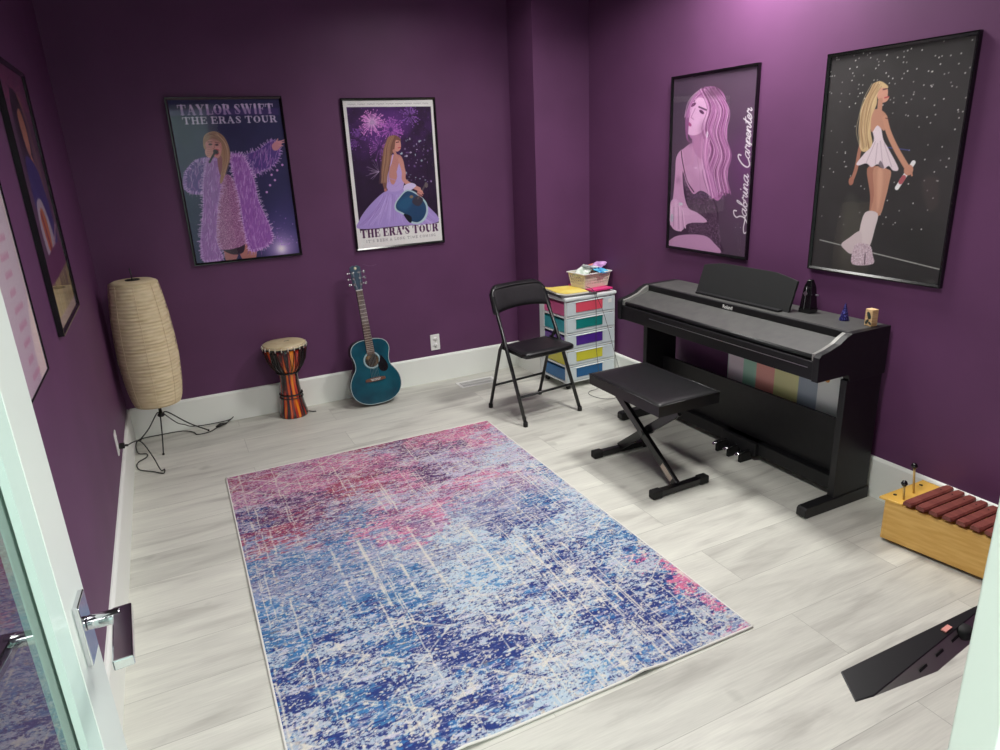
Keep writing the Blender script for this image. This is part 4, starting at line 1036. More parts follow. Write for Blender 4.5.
    for i in range(n + 1):
        s = i / n; yy = y0 + (y1 - y0) * s; ins = 0
        h = topf(s)
        fr_.append((base + Vector((0, yy, 0)), base + Vector((0, yy + (0.5 - s) * -0.004, 0)) + lean * h))
    th = Vector((0.0115, 0, -0.0038))
    for a, b in fr_: vs += [a, b, b + th, a + th]
    vs = [(v.x - ox, v.y - oy, v.z) for v in vs]; fs = [(0, 1, 2, 3), tuple(4 * n + k for k in (3, 2, 1, 0))]
    for i in range(n):
        o = 4 * i
        for k in range(4): fs.append((o + k, o + 4 + k, o + 4 + (k + 1) % 4, o + (k + 1) % 4))
    dk.add(vs, fs).build('music_desk', M['desk_black'], t, bevel=.001)
    MB().box((X(2.893), Y(y1 + .03), 0.8115), (X(2.923), Y(y0 - .03), 0.822)).build('desk_ledge', B, t, bevel=0.002)
    mx = Matrix.Translation((X(2.8474), Y(-1.985), 0.7925)) @ Matrix.Rotation(-PI / 2, 4, 'Z') @ Matrix.Rotation(PI / 2, 4, 'X')
    text_mesh('logo', 'Roland', 0.024, M['white_plastic'], t, mx, offset=0.0006)['label'] = 'small white maker lettering'
piano()

# ------------------------------------------------------------------ things on and behind the piano
def metronome():
    t = thing('metronome', 'black pyramid metronome standing beside the music desk on the piano', 'metronome', (3.005, -2.332, 0.812), 0.12)
    def frus(w0, d0, w1, d1, z0, z1, mb):
        vs = [(-d0, -w0, z0), (d0, -w0, z0), (d0, w0, z0), (-d0, w0, z0), (-d1, -w1, z1), (d1, -w1, z1), (d1, w1, z1), (-d1, w1, z1)]
        return mb.add(vs, [(0, 3, 2, 1), (4, 5, 6, 7), (0, 1, 5, 4), (1, 2, 6, 5), (2, 3, 7, 6), (3, 0, 4, 7)])
    mb = MB(); frus(.030, .030, .030, .030, 0, .022, mb); frus(.028, .028, .020, .020, .022, .118, mb)
    frus(.020, .020, .010, .010, .118, .152, mb); mb.build('case', M['frame_black'], t, bevel=.003)
    face = MB(); frus(.022, .001, .013, .001, .03, .11, face); o = face.build('scale_plate', M['black_metal'], t); o.location = (-.0285, 0, 0.0); o.rotation_euler = (0, .10, 0)
    MB().tube([(-.034, 0, .02), (-.026, 0, .122)], .0012, 6).build('pendulum', M['silver'], t)
    w = MB().add([(-.034, 0, .078), (-.031, .011, .092), (-.029, 0, .106), (-.031, -.011, .092), (-.026, 0, .092)], [(0, 1, 4), (1, 2, 4), (2, 3, 4), (3, 0, 4), (0, 3, 2, 1)]); w.build('pendulum_weight', M['silver'], t)['label'] = 'grey diamond weight'
    MB().tube([(0, -.031, .085), (0, -.045, .085)], .0035, 8).build('winding_key', M['silver'], t)
metronome()
def cone():
    m = noisy(mat('glitter_blue', (44, 40, 120), .3, .5), (30, 24, 84), (110, 110, 200), (160, 160, 160), 3, .45, .62)
    t = thing('cone_ornament', 'small glittery blue cone standing on the piano top', 'ornament', (3.005, -2.525, 0.812))
    MB().lathe([(.0, 0), (.021, 0), (.021, .004), (.016, .02), (.010, .044), (.004, .068), (.0005, .078)], 24).build('cone', m, t)
    MB().tube([(.0185 * (1 - k / 40) * math.cos(k * .55), .0185 * (1 - k / 40) * math.sin(k * .55), .004 + .074 * k / 40) for k in range(38)], .0016, 6).build('spiral_band', mat('spiral', (120, 120, 196), .3, .6), t)
cone()
def shaker():
    m = noisy(mat('pale_wood', (216, 178, 128), .5), (206, 166, 116), (226, 192, 144), (20, 20, 120), 3, .4, .6)
    t = thing('wooden_block', 'pale wooden block with dark leaf print at the piano end', 'block', (3.01, -2.648, 0.812), -.15)
    MB().box((-.014, -.019, 0), (.018, .019, .072)).build('block', m, t, bevel=.002)
    d = mat('dark_print', (52, 62, 58), .6)
    mb = MB()
    for (cy, cz, a, b, rot) in [(-.002, .046, .017, .009, 1.1), (.006, .018, .013, .006, 2.2), (-.010, .014, .009, .005, .6)]:
        pts = [(-.0148, cy + a * math.cos(q) * math.cos(rot) - b * math.sin(q) * math.sin(rot), cz + a * math.cos(q) * math.sin(rot) + b * math.sin(q) * math.cos(rot)) for q in [2 * PI * k / 14 for k in range(14)]]
        mb.add(pts + [(p[0] + .001, p[1], p[2]) for p in pts], [tuple(range(14)), tuple(range(14, 28))[::-1]] + [(k, (k + 1) % 14, 14 + (k + 1) % 14, 14 + k) for k in range(14)])
    mb.bar((-.0148, -.004, .05), (-.0148, .004, .008), .0016, .003, (1, 0, 0))
    mb.build('leaf_print', d, t)
shaker()
def stripe_case():
    m = mat('striped_card', (200, 200, 200), .35, coat=.3, coat_rough=.25)
    t = thing('storage_case', 'wide flat clear case of pastel striped sheets behind the piano', 'case', (3.066, -2.215, 0), 0)
    MB().box((-.022, -.405, 0.0), (.022, .405, .55)).build('case_shell', mat('clear_case', (206, 214, 214), .25, spec=.5), t, bevel=.006)
    cols = [(226, 208, 220), (164, 212, 190), (246, 166, 154), (236, 230, 164), (166, 178, 192), (240, 242, 240)]
    ys = [.390, .285, .195, .075, -.075, -.185, -.345]
    for c, a, b in zip(cols, ys[:-1], ys[1:]):
        MB().box((-.0250, b, .03), (-.0215, a, .53)).build('coloured_sheet', mat('sheet', c, .35, coat=.4, coat_rough=.2), t)
    MB().lathe([(.0, 0), (.012, 0), (.012, .002), (0, .002)], 16, mx=Matrix.Translation((-.0252, -.235, .505)) @ Matrix.Rotation(-PI / 2, 4, 'Y')).build('round_sticker', mat('orange', (222, 160, 90), .5), t)
stripe_case()
#%%BENCH
def bench():
    t = thing('piano_bench', 'black padded piano bench on crossed metal legs beside the piano', 'bench', (2.40, -1.93, 0))
    ox, oy = 2.40, -1.93
    P = lambda x, y, z: (x - ox, y - oy, z)
    # cushion as a slightly domed rounded slab (rotated a touch)
    cx0, cx1, cy0, cy1 = 2.258, 2.618, -2.205, -1.635
    g = MB(); n, m_ = 20, 28; vs = []
    for i in range(n + 1):
        for j in range(m_ + 1):
            u, v = i / n, j / m_; x = cx0 + (cx1 - cx0) * u; y = cy0 + (cy1 - cy0) * v
            e = min(u, 1 - u) * (cx1 - cx0); e2 = min(v, 1 - v) * (cy1 - cy0)
            dome = (1 - math.exp(-min(e, e2) / .018)) * .010 + math.sin(PI * u) * math.sin(PI * v) * .006
            vs.append(P(x + (y + 1.92) * -0.045 * 0, y, .455 + dome))
    fs = [(i * (m_ + 1) + j, (i + 1) * (m_ + 1) + j, (i + 1) * (m_ + 1) + j + 1, i * (m_ + 1) + j + 1) for i in range(n) for j in range(m_)]
    g.add(vs, fs, True)
    loop = [i * (m_ + 1) for i in range(n + 1)] + [n * (m_ + 1) + j for j in range(1, m_ + 1)] + [i * (m_ + 1) + m_ for i in range(n - 1, -1, -1)] + [j for j in range(m_ - 1, 0, -1)]
    k = len(loop); o = len(g.v); g.v += [(g.v[q][0], g.v[q][1], .402) for q in loop]
    for i in range(k): g.f.append((loop[i], loop[(i + 1) % k], o + (i + 1) % k, o + i)); g.sm.append(False)
    g.f.append(tuple(o + i for i in range(k))); g.sm.append(False)
    s = g.build('seat_cushion', M['black_vinyl'], t)
    pp = MB(); c = [(cx0, cy0), (cx1, cy0), (cx1, cy1), (cx0, cy1), (cx0, cy0)]
    for a, b in zip(c[:-1], c[1:]): pp.tube([P(a[0], a[1], .455), P(b[0], b[1], .455)], .003, 8)
    pp.build('piping', M['black_vinyl'], s)
    MB().box(P(2.30, -2.16, .385), P(2.575, -1.68, .402)).build('seat_board', M['black_metal'], t, bevel=.002)
    # crossed legs, in y-z planes side by side
    for x, a, b in ((2.378, (-2.205, .03), (-1.67, .385)), (2.412, (-1.70, .03), (-2.16, .385))):
        MB().bar(P(x, *a), P(x, *b), .022, .042, (0, 0, 1)).build('leg', M['black_metal'], t, bevel=.002)
    MB().tube([P(2.36, -1.945, .205), P(2.43, -1.945, .205)], .012, 12).build('pivot_bolt', M['black_metal'], t)
    for y, x0, x1, dy in ((-2.212, 2.222, 2.562, .006), (-1.70, 2.236, 2.60, -.012)):
        MB().bar(P(x0 + .03, y, .022), P(x1 - .03, y + dy, .022), .034, .030).build('foot_bar', M['black_metal'], t, bevel=.003)
        for xa, xb, ya in ((x0, x0 + .055, y), (x1 - .055, x1, y + dy)):
            MB().bar(P(xa, ya, .022), P(xb, ya, .022), .042, .040).build('foot_cap', M['black_rubber'], t, bevel=.006)
    a = Vector(P(2.3665, -2.205 + .535 * .05, .03 + .355 * .05)); b = Vector(P(2.3665, -2.205 + .535 * .19, .03 + .355 * .19))
    MB().bar(a, b, .0015, .030, (0, 0, 1)).build('sticker', mat('sticker', (190, 172, 158), .5), t)['label'] = 'beige label on leg'
bench()

def tube_path(pts, k=6): return [tuple(p) for p in smooth_pts(pts, k)]
def chair():
    # local: origin on the floor between the feet, x to the sitter's... +x along the seat width, -y forward
    t = thing('folding_chair', 'black metal folding chair with padded seat near the back wall', 'chair', (2.322, -0.880, 0), math.atan2(.05, .415))
    Wd = .209
    for s in (-1, 1):
        # long tube: front foot up to the backrest
        MB().tube([(s * Wd, -.215, .018), (s * (Wd - .008), -.045, .40), (s * (Wd - .018), .115, .735)], .0115, 12).build('front_leg', M['black_metal'], t)
        MB().tube([(s * (Wd - .012), .195, .018), (s * (Wd - .014), .055, .42), (s * (Wd - .014), .002, .490)], .0105, 12).build('rear_leg', M['black_metal'], t)
        for y in (-.215, .195):
            MB().lathe([(0, 0), (.0145, 0), (.0145, .022), (.012, .03), (0, .03)], 14, (s * (Wd if y < 0 else Wd - .012), y, 0)).build('rubber_foot', M['black_rubber'], t)
        MB().bar((s * (Wd - .026), -.165, .425), (s * (Wd - .026), .05, .435), .006, .022).build('side_bracket', M['black_metal'], t)
    top = [(-Wd + .018, .115, .735), (-Wd + .026, .130, .762), (-Wd + .058, .140, .780), (0, .148, .787), (Wd - .058, .140, .780), (Wd - .026, .130, .762), (Wd - .018, .115, .735)]
    MB().tube(tube_path(top), .0115, 12).build('top_rail', M['black_metal'], t)
    # curved backrest pad
    n, m_ = 18, 8; vs = []
    for side in (0, 1):
        for i in range(n + 1):
            for j in range(m_ + 1):
                u = i / n * 2 - 1; v = j / m_
                zlo = .640 + .022 * (1 - u * u); zhi = .802 - .050 * (max(0, abs(u) - .70) / .30) ** 1.6
                z = zlo + (zhi - zlo) * v
                x = u * (Wd + .002 - .008 * v); yb = .112 + (z - .72) * .46 + .014 * (1 - u * u)
                puff = .006 * (1 - u ** 8) * (1 - (2 * v - 1) ** 8)
                vs.append((x, yb + (-puff - .010 if side == 0 else .014 + puff * .3), z))
    f = []; q = (n + 1) * (m_ + 1)
    for i in range(n):
        for j in range(m_):
            a = i * (m_ + 1) + j; f.append((a, a + m_ + 1, a + m_ + 2, a + 1)); f.append((q + a, q + a + 1, q + a + m_ + 2, q + a + m_ + 1))
    bd = [i * (m_ + 1) for i in range(n + 1)] + [n * (m_ + 1) + j for j in range(1, m_ + 1)] + [i * (m_ + 1) + m_ for i in range(n - 1, -1, -1)] + [j for j in range(m_ - 1, 0, -1)]
    for i in range(len(bd)): a, b = bd[i], bd[(i + 1) % len(bd)]; f.append((a, b, q + b, q + a))
    MB().add(vs, f, True).build('backrest', M['black_vinyl'], t)
    # seat: rounded slab, wider at the front
    out = [(-.165, .045), (-.145, .068), (.145, .068), (.165, .045), (.182, -.11), (.182, -.18), (.158, -.208), (0, -.218), (-.158, -.208), (-.182, -.18), (-.182, -.11)]
    oo = [(p.x, p.y) for p in smooth_pts([(a, b, 0) for a, b in out], 4, True)]
    sb = MB(); n = len(oo)
    rings = [(.97, .412), (1.0, .418), (1.0, .434), (.965, .443), (.7, .446), (.3, .444)]
    vs = [(x * k, (y + .06) * k - .06, z) for k, z in rings for x, y in oo]
    fs = [tuple(range(n))[::-1], tuple((len(rings) - 1) * n + i for i in range(n))]
    for r_ in range(len(rings) - 1):
        for i in range(n): fs.append((r_ * n + i, r_ * n + (i + 1) % n, (r_ + 1) * n + (i + 1) % n, (r_ + 1) * n + i))
    sb.add(vs, fs, True).build('seat', M['black_vinyl'], t)
    MB().tube([(-Wd + .004, -.151, .165), (Wd - .004, -.151, .165)], .0075, 10).build('front_stretcher', M['black_metal'], t)
    MB().tube([(-Wd + .014, .144, .165), (Wd - .014, .144, .165)], .0075, 10).build('rear_stretcher', M['black_metal'], t)
chair()

# ------------------------------------------------------------------ drawer cart
def cart():
    rz = 0.05; Lw, Ld = .405, .33
    t = thing('drawer_cart', 'clear plastic drawer cart with five coloured drawers in the corner', 'drawer cart', (2.678, -.715, 0), rz)
    fr = mat('frosted_plastic', (228, 234, 234), .3, spec=.5, trans=0.0); 
    fr2 = mat('frosted_drawer', (206, 216, 220), .3)
    names = ['pink', 'teal', 'purple', 'yellow', 'blue']
    front = [(226, 84, 104), (20, 128, 124), (76, 38, 140), (206, 200, 50), (14, 88, 142)]
    sidec = [(230, 110, 160), (44, 160, 170), (110, 70, 160), (214, 206, 70), (30, 110, 170)]
    z0, dz = .055, .1135
    body = MB()
    for i in range(6):
        z = z0 + i * dz; body.box((0, 0, z - .006), (Lw, Ld, z + .006))
    for x in (0, Lw - .006): 
        body.box((x, 0.0, z0), (x + .006, .022, z0 + 5 * dz)); body.box((x, Ld - .06, z0), (x + .006, Ld, z0 + 5 * dz))
    body.box((0, Ld - .006, z0), (Lw, Ld, z0 + 5 * dz))
    body.build('cart_frame', fr, t, bevel=.002)
    MB().box((-.008, -.010, z0 + 5 * dz), (Lw + .008, Ld + .006, z0 + 5 * dz + .022)).build('cart_top', fr, t, bevel=.006)
    for i in range(5):
        zb = z0 + (4 - i) * dz
        d = MB().box((.008, -.004, zb + .010), (Lw - .008, .006, zb + dz - .010)).build('drawer', fr2, t, bevel=.003)
        # tinted tray seen through side and front
        side = mat('drawer_tint_' + names[i], sidec[i], .35)
        MB().box((.004, .02, zb + .012), (Lw - .004, Ld - .02, zb + dz - .024)).build('drawer_tray', side, d)
        rc = mat('drawer_label_' + names[i], front[i], .3)
        o = MB().box((.078, -.0085, zb + .030), (.296, -.003, zb + dz - .016)).build('drawer_window', rc, d, bevel=.004); o['label'] = names[i] + ' drawer window'
        MB().box((.070, -.013, zb + dz - .016), (.304, -.003, zb + dz - .011)).build('drawer_pull', fr, d, bevel=.002)
    MB().box((.345, -.0065, z0 + 4 * dz + .06), (.372, -.004, z0 + 4 * dz + .085)).build('sticker', M['white_plastic'], t)
    for x in (.035, Lw - .035):
        for y in (.035, Ld - .035):
            w_ = MB().tube([(x - .010, y, .02), (x + .010, y, .02)], .020, 16); w_.box((x - .014, y - .012, .03), (x + .014, y + .012, .05)); w_.build('caster', M['black_rubber'], t, bevel=.001)
    return z0 + 5 * dz + .022
ZC = cart()
CM = Matrix.Translation((2.678, -.715, 0)) @ Matrix.Rotation(.05, 4, 'Z')
def onc(x, y, z): v = CM @ Vector((x, y, z)); return (v.x, v.y, v.z)
def sheet_stack(name, label, cat, cx, cy, z, w, d, h, rz, col, edge=None, curl=0.0):
    t = thing(name, label, cat, onc(cx, cy, z), rz)
    n = 12; vs = []
    for k in (0, 1):
        for i in range(n + 1):
            for j in range(n + 1):
                u, v = i / n - .5, j / n - .5
                vs.append((u * w, v * d, (h if k else 0) + curl * (max(0, -u - .1)) ** 2 + curl * .3 * math.sin(5 * u + 3 * v) * .04))
    q = (n + 1) ** 2; f = []
    for i in range(n):
        for j in range(n):
            a = i * (n + 1) + j; f.append((a, a + 1, a + n + 2, a + n + 1)); f.append((q + a, q + a + n + 1, q + a + n + 2, q + a + 1))
    bd = [i * (n + 1) for i in range(n + 1)] + [n * (n + 1) + j for j in range(1, n + 1)] + [i * (n + 1) + n for i in range(n - 1, -1, -1)] + [j for j in range(n - 1, 0, -1)]
    for i in range(len(bd)): a, b = bd[i], bd[(i + 1) % len(bd)]; f.append((a, b, q + b, q + a))
    MB().add(vs, f).build('pages', edge or col, t)
    if edge is not None:
        vs2 = [(x, y, zz + .0012) for x, y, zz in vs[q:]]; allv = vs2 + [(x, y, zz + .001) for x, y, zz in vs2]
        MB().add(allv, f).build('cover', col, t)
    return t
grey = mat('grey_folder', (96, 96, 98), .6); paper = mat('paper_white', (232, 228, 216), .7); yel = noisy(mat('yellow_paper', (238, 214, 96), .6), (236, 206, 84), (244, 226, 128), (8, 8, 8))
pink = mat('pink_folder', (226, 60, 132), .45)
sheet_stack('document_folder', 'grey folder lying flat on the cart under yellow papers', 'folder', .125, .13, ZC + .0005, .27, .26, .012, -.06, grey)
sheet_stack('paper_stack', 'stack of paper with yellow top sheet on the drawer cart', 'papers', .085, .135, ZC + .0135, .235, .25, .010, -.12, yel, paper, .10)
sheet_stack('document_wallet', 'grey wallet under the pink folder on the drawer cart', 'folder', .335, .165, ZC + .0005, .11, .27, .012, .03, grey)
sheet_stack('pink_folder', 'bright pink folder beneath the white basket on the cart', 'folder', .308, .150, ZC + .0135, .170, .29, .010, .02, pink)
def basket():
    zb = ZC + .0245
    t = thing('storage_basket', 'white perforated plastic basket full of packets on the cart', 'basket', onc(.300, .150, zb), .10)
    w0, d0, w1, d1, h = .098, .070, .112, .088, .100
    mb = MB(); th = .003
    # walls as lattice: horizontal bands + uprights so the holes are open
    def lerp(a, b, k): return a + (b - a) * k
    def ring(k0, k1):
        for sx, sy in ((1, 0), (-1, 0), (0, 1), (0, -1)):
            pts = []
            for k in (k0, k1):
                w_, d_ = lerp(w0, w1, k), lerp(d0, d1, k); z = k * h
                if sx: pts += [(sx * w_, -d_, z), (sx * w_, d_, z), (sx * (w_ - th), d_ - th, z), (sx * (w_ - th), -d_ + th, z)]
                else: pts += [(-w_, sy * d_, z), (w_, sy * d_, z), (w_ - th, sy * (d_ - th), z), (-w_ + th, sy * (d_ - th), z)]
            mb.add(pts, [(0, 1, 2, 3), (4, 5, 6, 7), (0, 1, 5, 4), (1, 2, 6, 5), (2, 3, 7, 6), (3, 0, 4, 7)])
    ring(0, .24); ring(.36, .44); ring(.56, .64); ring(.78, 1.0)
    for sy in (-1, 1):
        for i in range(15):
            u = i / 14 * 2 - 1; mb.bar((u * w0, sy * (d0 - th / 2), 0), (u * w1, sy * (d1 - th / 2), h), .0085, th, (0, 1, 0))
    for sx in (-1, 1):
        for i in range(9):
            u = i / 8 * 2 - 1; mb.bar((sx * (w0 - th / 2), u * d0, 0), (sx * (w1 - th / 2), u * d1, h), .0085, th, (1, 0, 0))
    mb.box((-w0, -d0, 0), (w0, d0, .003)); mb.build('basket_shell', mat('basket_cream', (232, 222, 204), .45), t)
    r_ = MB(); 
    P = [(-w1 - .006, -d1 - .006), (w1 + .006, -d1 - .006), (w1 + .006, d1 + .006), (-w1 - .006, d1 + .006), (-w1 - .006, -d1 - .006)]
    for a, b in zip(P[:-1], P[1:]): r_.bar((a[0], a[1], h), (b[0], b[1], h), .016, .006)
    r_.build('rim', M['white_plastic'], t, bevel=.002)
    return zb
ZB = basket()
def packet(label, x, y, z, w, d, col, rot, grp='packets in the white basket'):
    m = noisy(mat('packet', col, .25, coat=.5), col, tuple(min(255, c + 60) for c in col), (30, 30, 30), 2)
    n = 8; vs = []
    for k in (1, -1):
        for i in range(n + 1):
            for j in range(n + 1):
                u, v = i / n * 2 - 1, j / n * 2 - 1
                vs.append((u * w / 2, v * d / 2, k * .009 * (1 - u ** 4) * (1 - v ** 4) + .0012 * k + .004 * math.sin(4 * u + 2 * v)))
    q = (n + 1) ** 2; f = []
    for i in range(n):
        for j in range(n): a = i * (n + 1) + j; f.append((a, a + n + 1, a + n + 2, a + 1)); f.append((q + a, q + a + 1, q + a + n + 2, q + a + n + 1))
    bd = [i * (n + 1) for i in range(n + 1)] + [n * (n + 1) + j for j in range(1, n + 1)] + [i * (n + 1) + n for i in range(n - 1, -1, -1)] + [j for j in range(n - 1, 0, -1)]
    for i in range(len(bd)): a, b = bd[i], bd[(i + 1) % len(bd)]; f.append((a, b, q + b, q + a))
    o = MB().add(vs, f, True).build('packet', m); o.location = onc(x, y, z); o.rotation_euler = rot
    tag(o, label, 'packet', grp)
packet('pale green packet leaning at the left of the basket', .245, .145, ZB + .108, .13, .09, (190, 210, 190), (.25, -.45, .3))
packet('clear silvery packet in the middle of the basket', .300, .14, ZB + .130, .11, .10, (190, 196, 206), (-.2, .2, -.3))
packet('bright blue packet at the front right of the basket', .350, .080, ZB + .108, .12, .07, (60, 160, 226), (.35, .1, .35))
packet('coral red packet at the back right of the basket', .345, .205, ZB + .120, .10, .07, (232, 110, 100), (-.2, -.25, .2))
packet('lilac packet hanging over the right rim of the basket', .385, .150, ZB + .138, .11, .08, (180, 130, 190), (.1, -.2, .6))
# ------------------------------------------------------------------ thin white lead draped over the cart
def on_floor(x, y, z=.0035): return (x, y, z)
cp = [onc(.20, .05, ZC + .045), onc(.205, -.01, ZC + .035), onc(.215, -.035, ZC - .02), onc(.225, -.03, .50), onc(.232, -.02, .30), onc(.24, -.035, .12), (2.888, -.79, .012), (2.80, -.81, .004), (2.765, -.86, .003), (2.775, -.94, .003), (2.807, -.989, .003), (2.86, -1.01, .003), (2.91, -.992, .004)]
cp2 = [onc(.21, .05, ZC + .04), onc(.215, -.01, ZC + .03), onc(.23, -.035, ZC - .02), onc(.285, -.05, .48), onc(.36, -.07, .20), (3.03, -.86, .06), (2.98, -.95, .006)]
tag(MB().tube(tube_path(cp, 5), .0016, 6).build('charging_cable', mat('grey_lead', (70, 70, 72), .5)), 'thin grey cable hanging down the drawer cart and looping on the floor', 'cable')
tag(MB().tube(tube_path(cp2, 5), .0014, 6).build('headphone_cable', mat('dark_lead', (50, 50, 52), .5)), 'thin dark cable slanting down across the drawer cart front right side', 'cable')
#%%DRUM
# ------------------------------------------------------------------ djembe
def djembe():
    t = thing('djembe_drum', 'orange and black goblet hand drum standing by the back wall', 'drum', (0.952, -.120, 0))
    m = mat('drum_finish', (200, 90, 30), .25, coat=.6, coat_rough=.1)
    tc = N(m, 'ShaderNodeTexCoord'); sp = N(m, 'ShaderNodeSeparateXYZ'); at = N(m, 'ShaderNodeMath', operation='ARCTAN2')
    Lk(m, tc.outputs['Object'], sp.inputs[0]); Lk(m, sp.outputs['Y'], at.inputs[0]); Lk(m, sp.outputs['X'], at.inputs[1])
    cb = N(m, 'ShaderNodeCombineXYZ'); Lk(m, at.outputs[0], cb.inputs['X']); Lk(m, sp.outputs['Z'], cb.inputs['Z'])
    mp = N(m, 'ShaderNodeMapping'); mp.inputs['Scale'].default_value = (1.5, 1, 1.3); mp.inputs['Location'].default_value = (.35, 0, 0); Lk(m, cb.outputs[0], mp.inputs[0])
    no = N(m, 'ShaderNodeTexNoise'); no.inputs['Scale'].default_value = 1.5; no.inputs['Detail'].default_value = 3; Lk(m, mp.outputs[0], no.inputs['Vector'])
    cr = N(m, 'ShaderNodeValToRGB'); e = cr.color_ramp.elements
    e[0].position = .43; e[0].color = lin((24, 14, 18)); e[1].position = .64; e[1].color = lin((240, 140, 30))
    k = e.new(.55); k.color = lin((196, 48, 24)); k = e.new(.49); k.color = lin((84, 22, 26))
    Lk(m, no.outputs['Fac'], cr.inputs[0]); Lk(m, cr.outputs[0], BS(m).inputs['Base Color'])
    prof = [(.088, 0), (.091, .010), (.088, .03), (.076, .08), (.067, .14), (.061, .20), (.059, .25), (.061, .285), (.071, .305), (.096, .335), (.117, .38), (.129, .435), (.131, .485), (.0, .485)]
    MB().lathe(prof, 48).build('shell', m, t)
    MB().lathe([(.0, .489), (.05, .489), (.127, .489), (.131, .484), (.1335, .472), (.1325, .465)], 48, cap=False).build('drum_head', noisy(mat('drum_skin', (214, 198, 158), .6), (206, 188, 146), (222, 208, 172), (14, 14, 14)), t)
    MB().box((.005, .030, .4892), (.040, .040, .4897)).build('head_mark', M['black'], t)
    for z, r_, w_ in ((.466, .1345, .0048), (.297, .0685, .0070), (.150, .0705, .0048), (.128, .0725, .0030)):
        MB().tube([(r_ * math.cos(a * PI / 18), r_ * math.sin(a * PI / 18), z + .002 * (a % 2)) for a in range(37)], w_, 8, cap=False).build('rope_ring', M['cable'], t)
    nn = 22
    pts = []
    zz = [(.0695, .300), (.098, .336), (.119, .38), (.1312, .435), (.1355, .468)]
    for i in range(nn):        # one continuous lacing running up and down around the bowl
        for k_, (r_, z) in enumerate(zz): a = 2 * PI * (i + .5 * k_ / 4) / nn; pts.append((r_ * math.cos(a) * 1.01, r_ * math.sin(a) * 1.01, z))
        for k_, (r_, z) in enumerate(zz[::-1]): a = 2 * PI * (i + .5 + .5 * k_ / 4) / nn; pts.append((r_ * math.cos(a) * 1.012, r_ * math.sin(a) * 1.012, z))
    MB().tube(pts, .0020, 6).build('lacing', M['cable'], t)
    lpm = None
    for i in range(nn):
        if lpm is None:
            o = MB().tube([(.1365, 0, .459), (.1385, 0, .470), (.1355, 0, .482)], .0034, 6).build('rope_loop', mat('rope_pale', (220, 212, 196), .7), t); lpm = o.data
        else:
            o = bpy.data.objects.new('rope_loop', lpm); COL.objects.link(o); o.parent = t
        o.rotation_euler = (0, 0, 2 * PI * (i + .5) / nn)
    MB().tube([(.09, -.02, .012), (.115, -.03, .006), (.135, -.03, .004)], .0035, 6).build('rope_tail', M['cable'], t)
djembe()

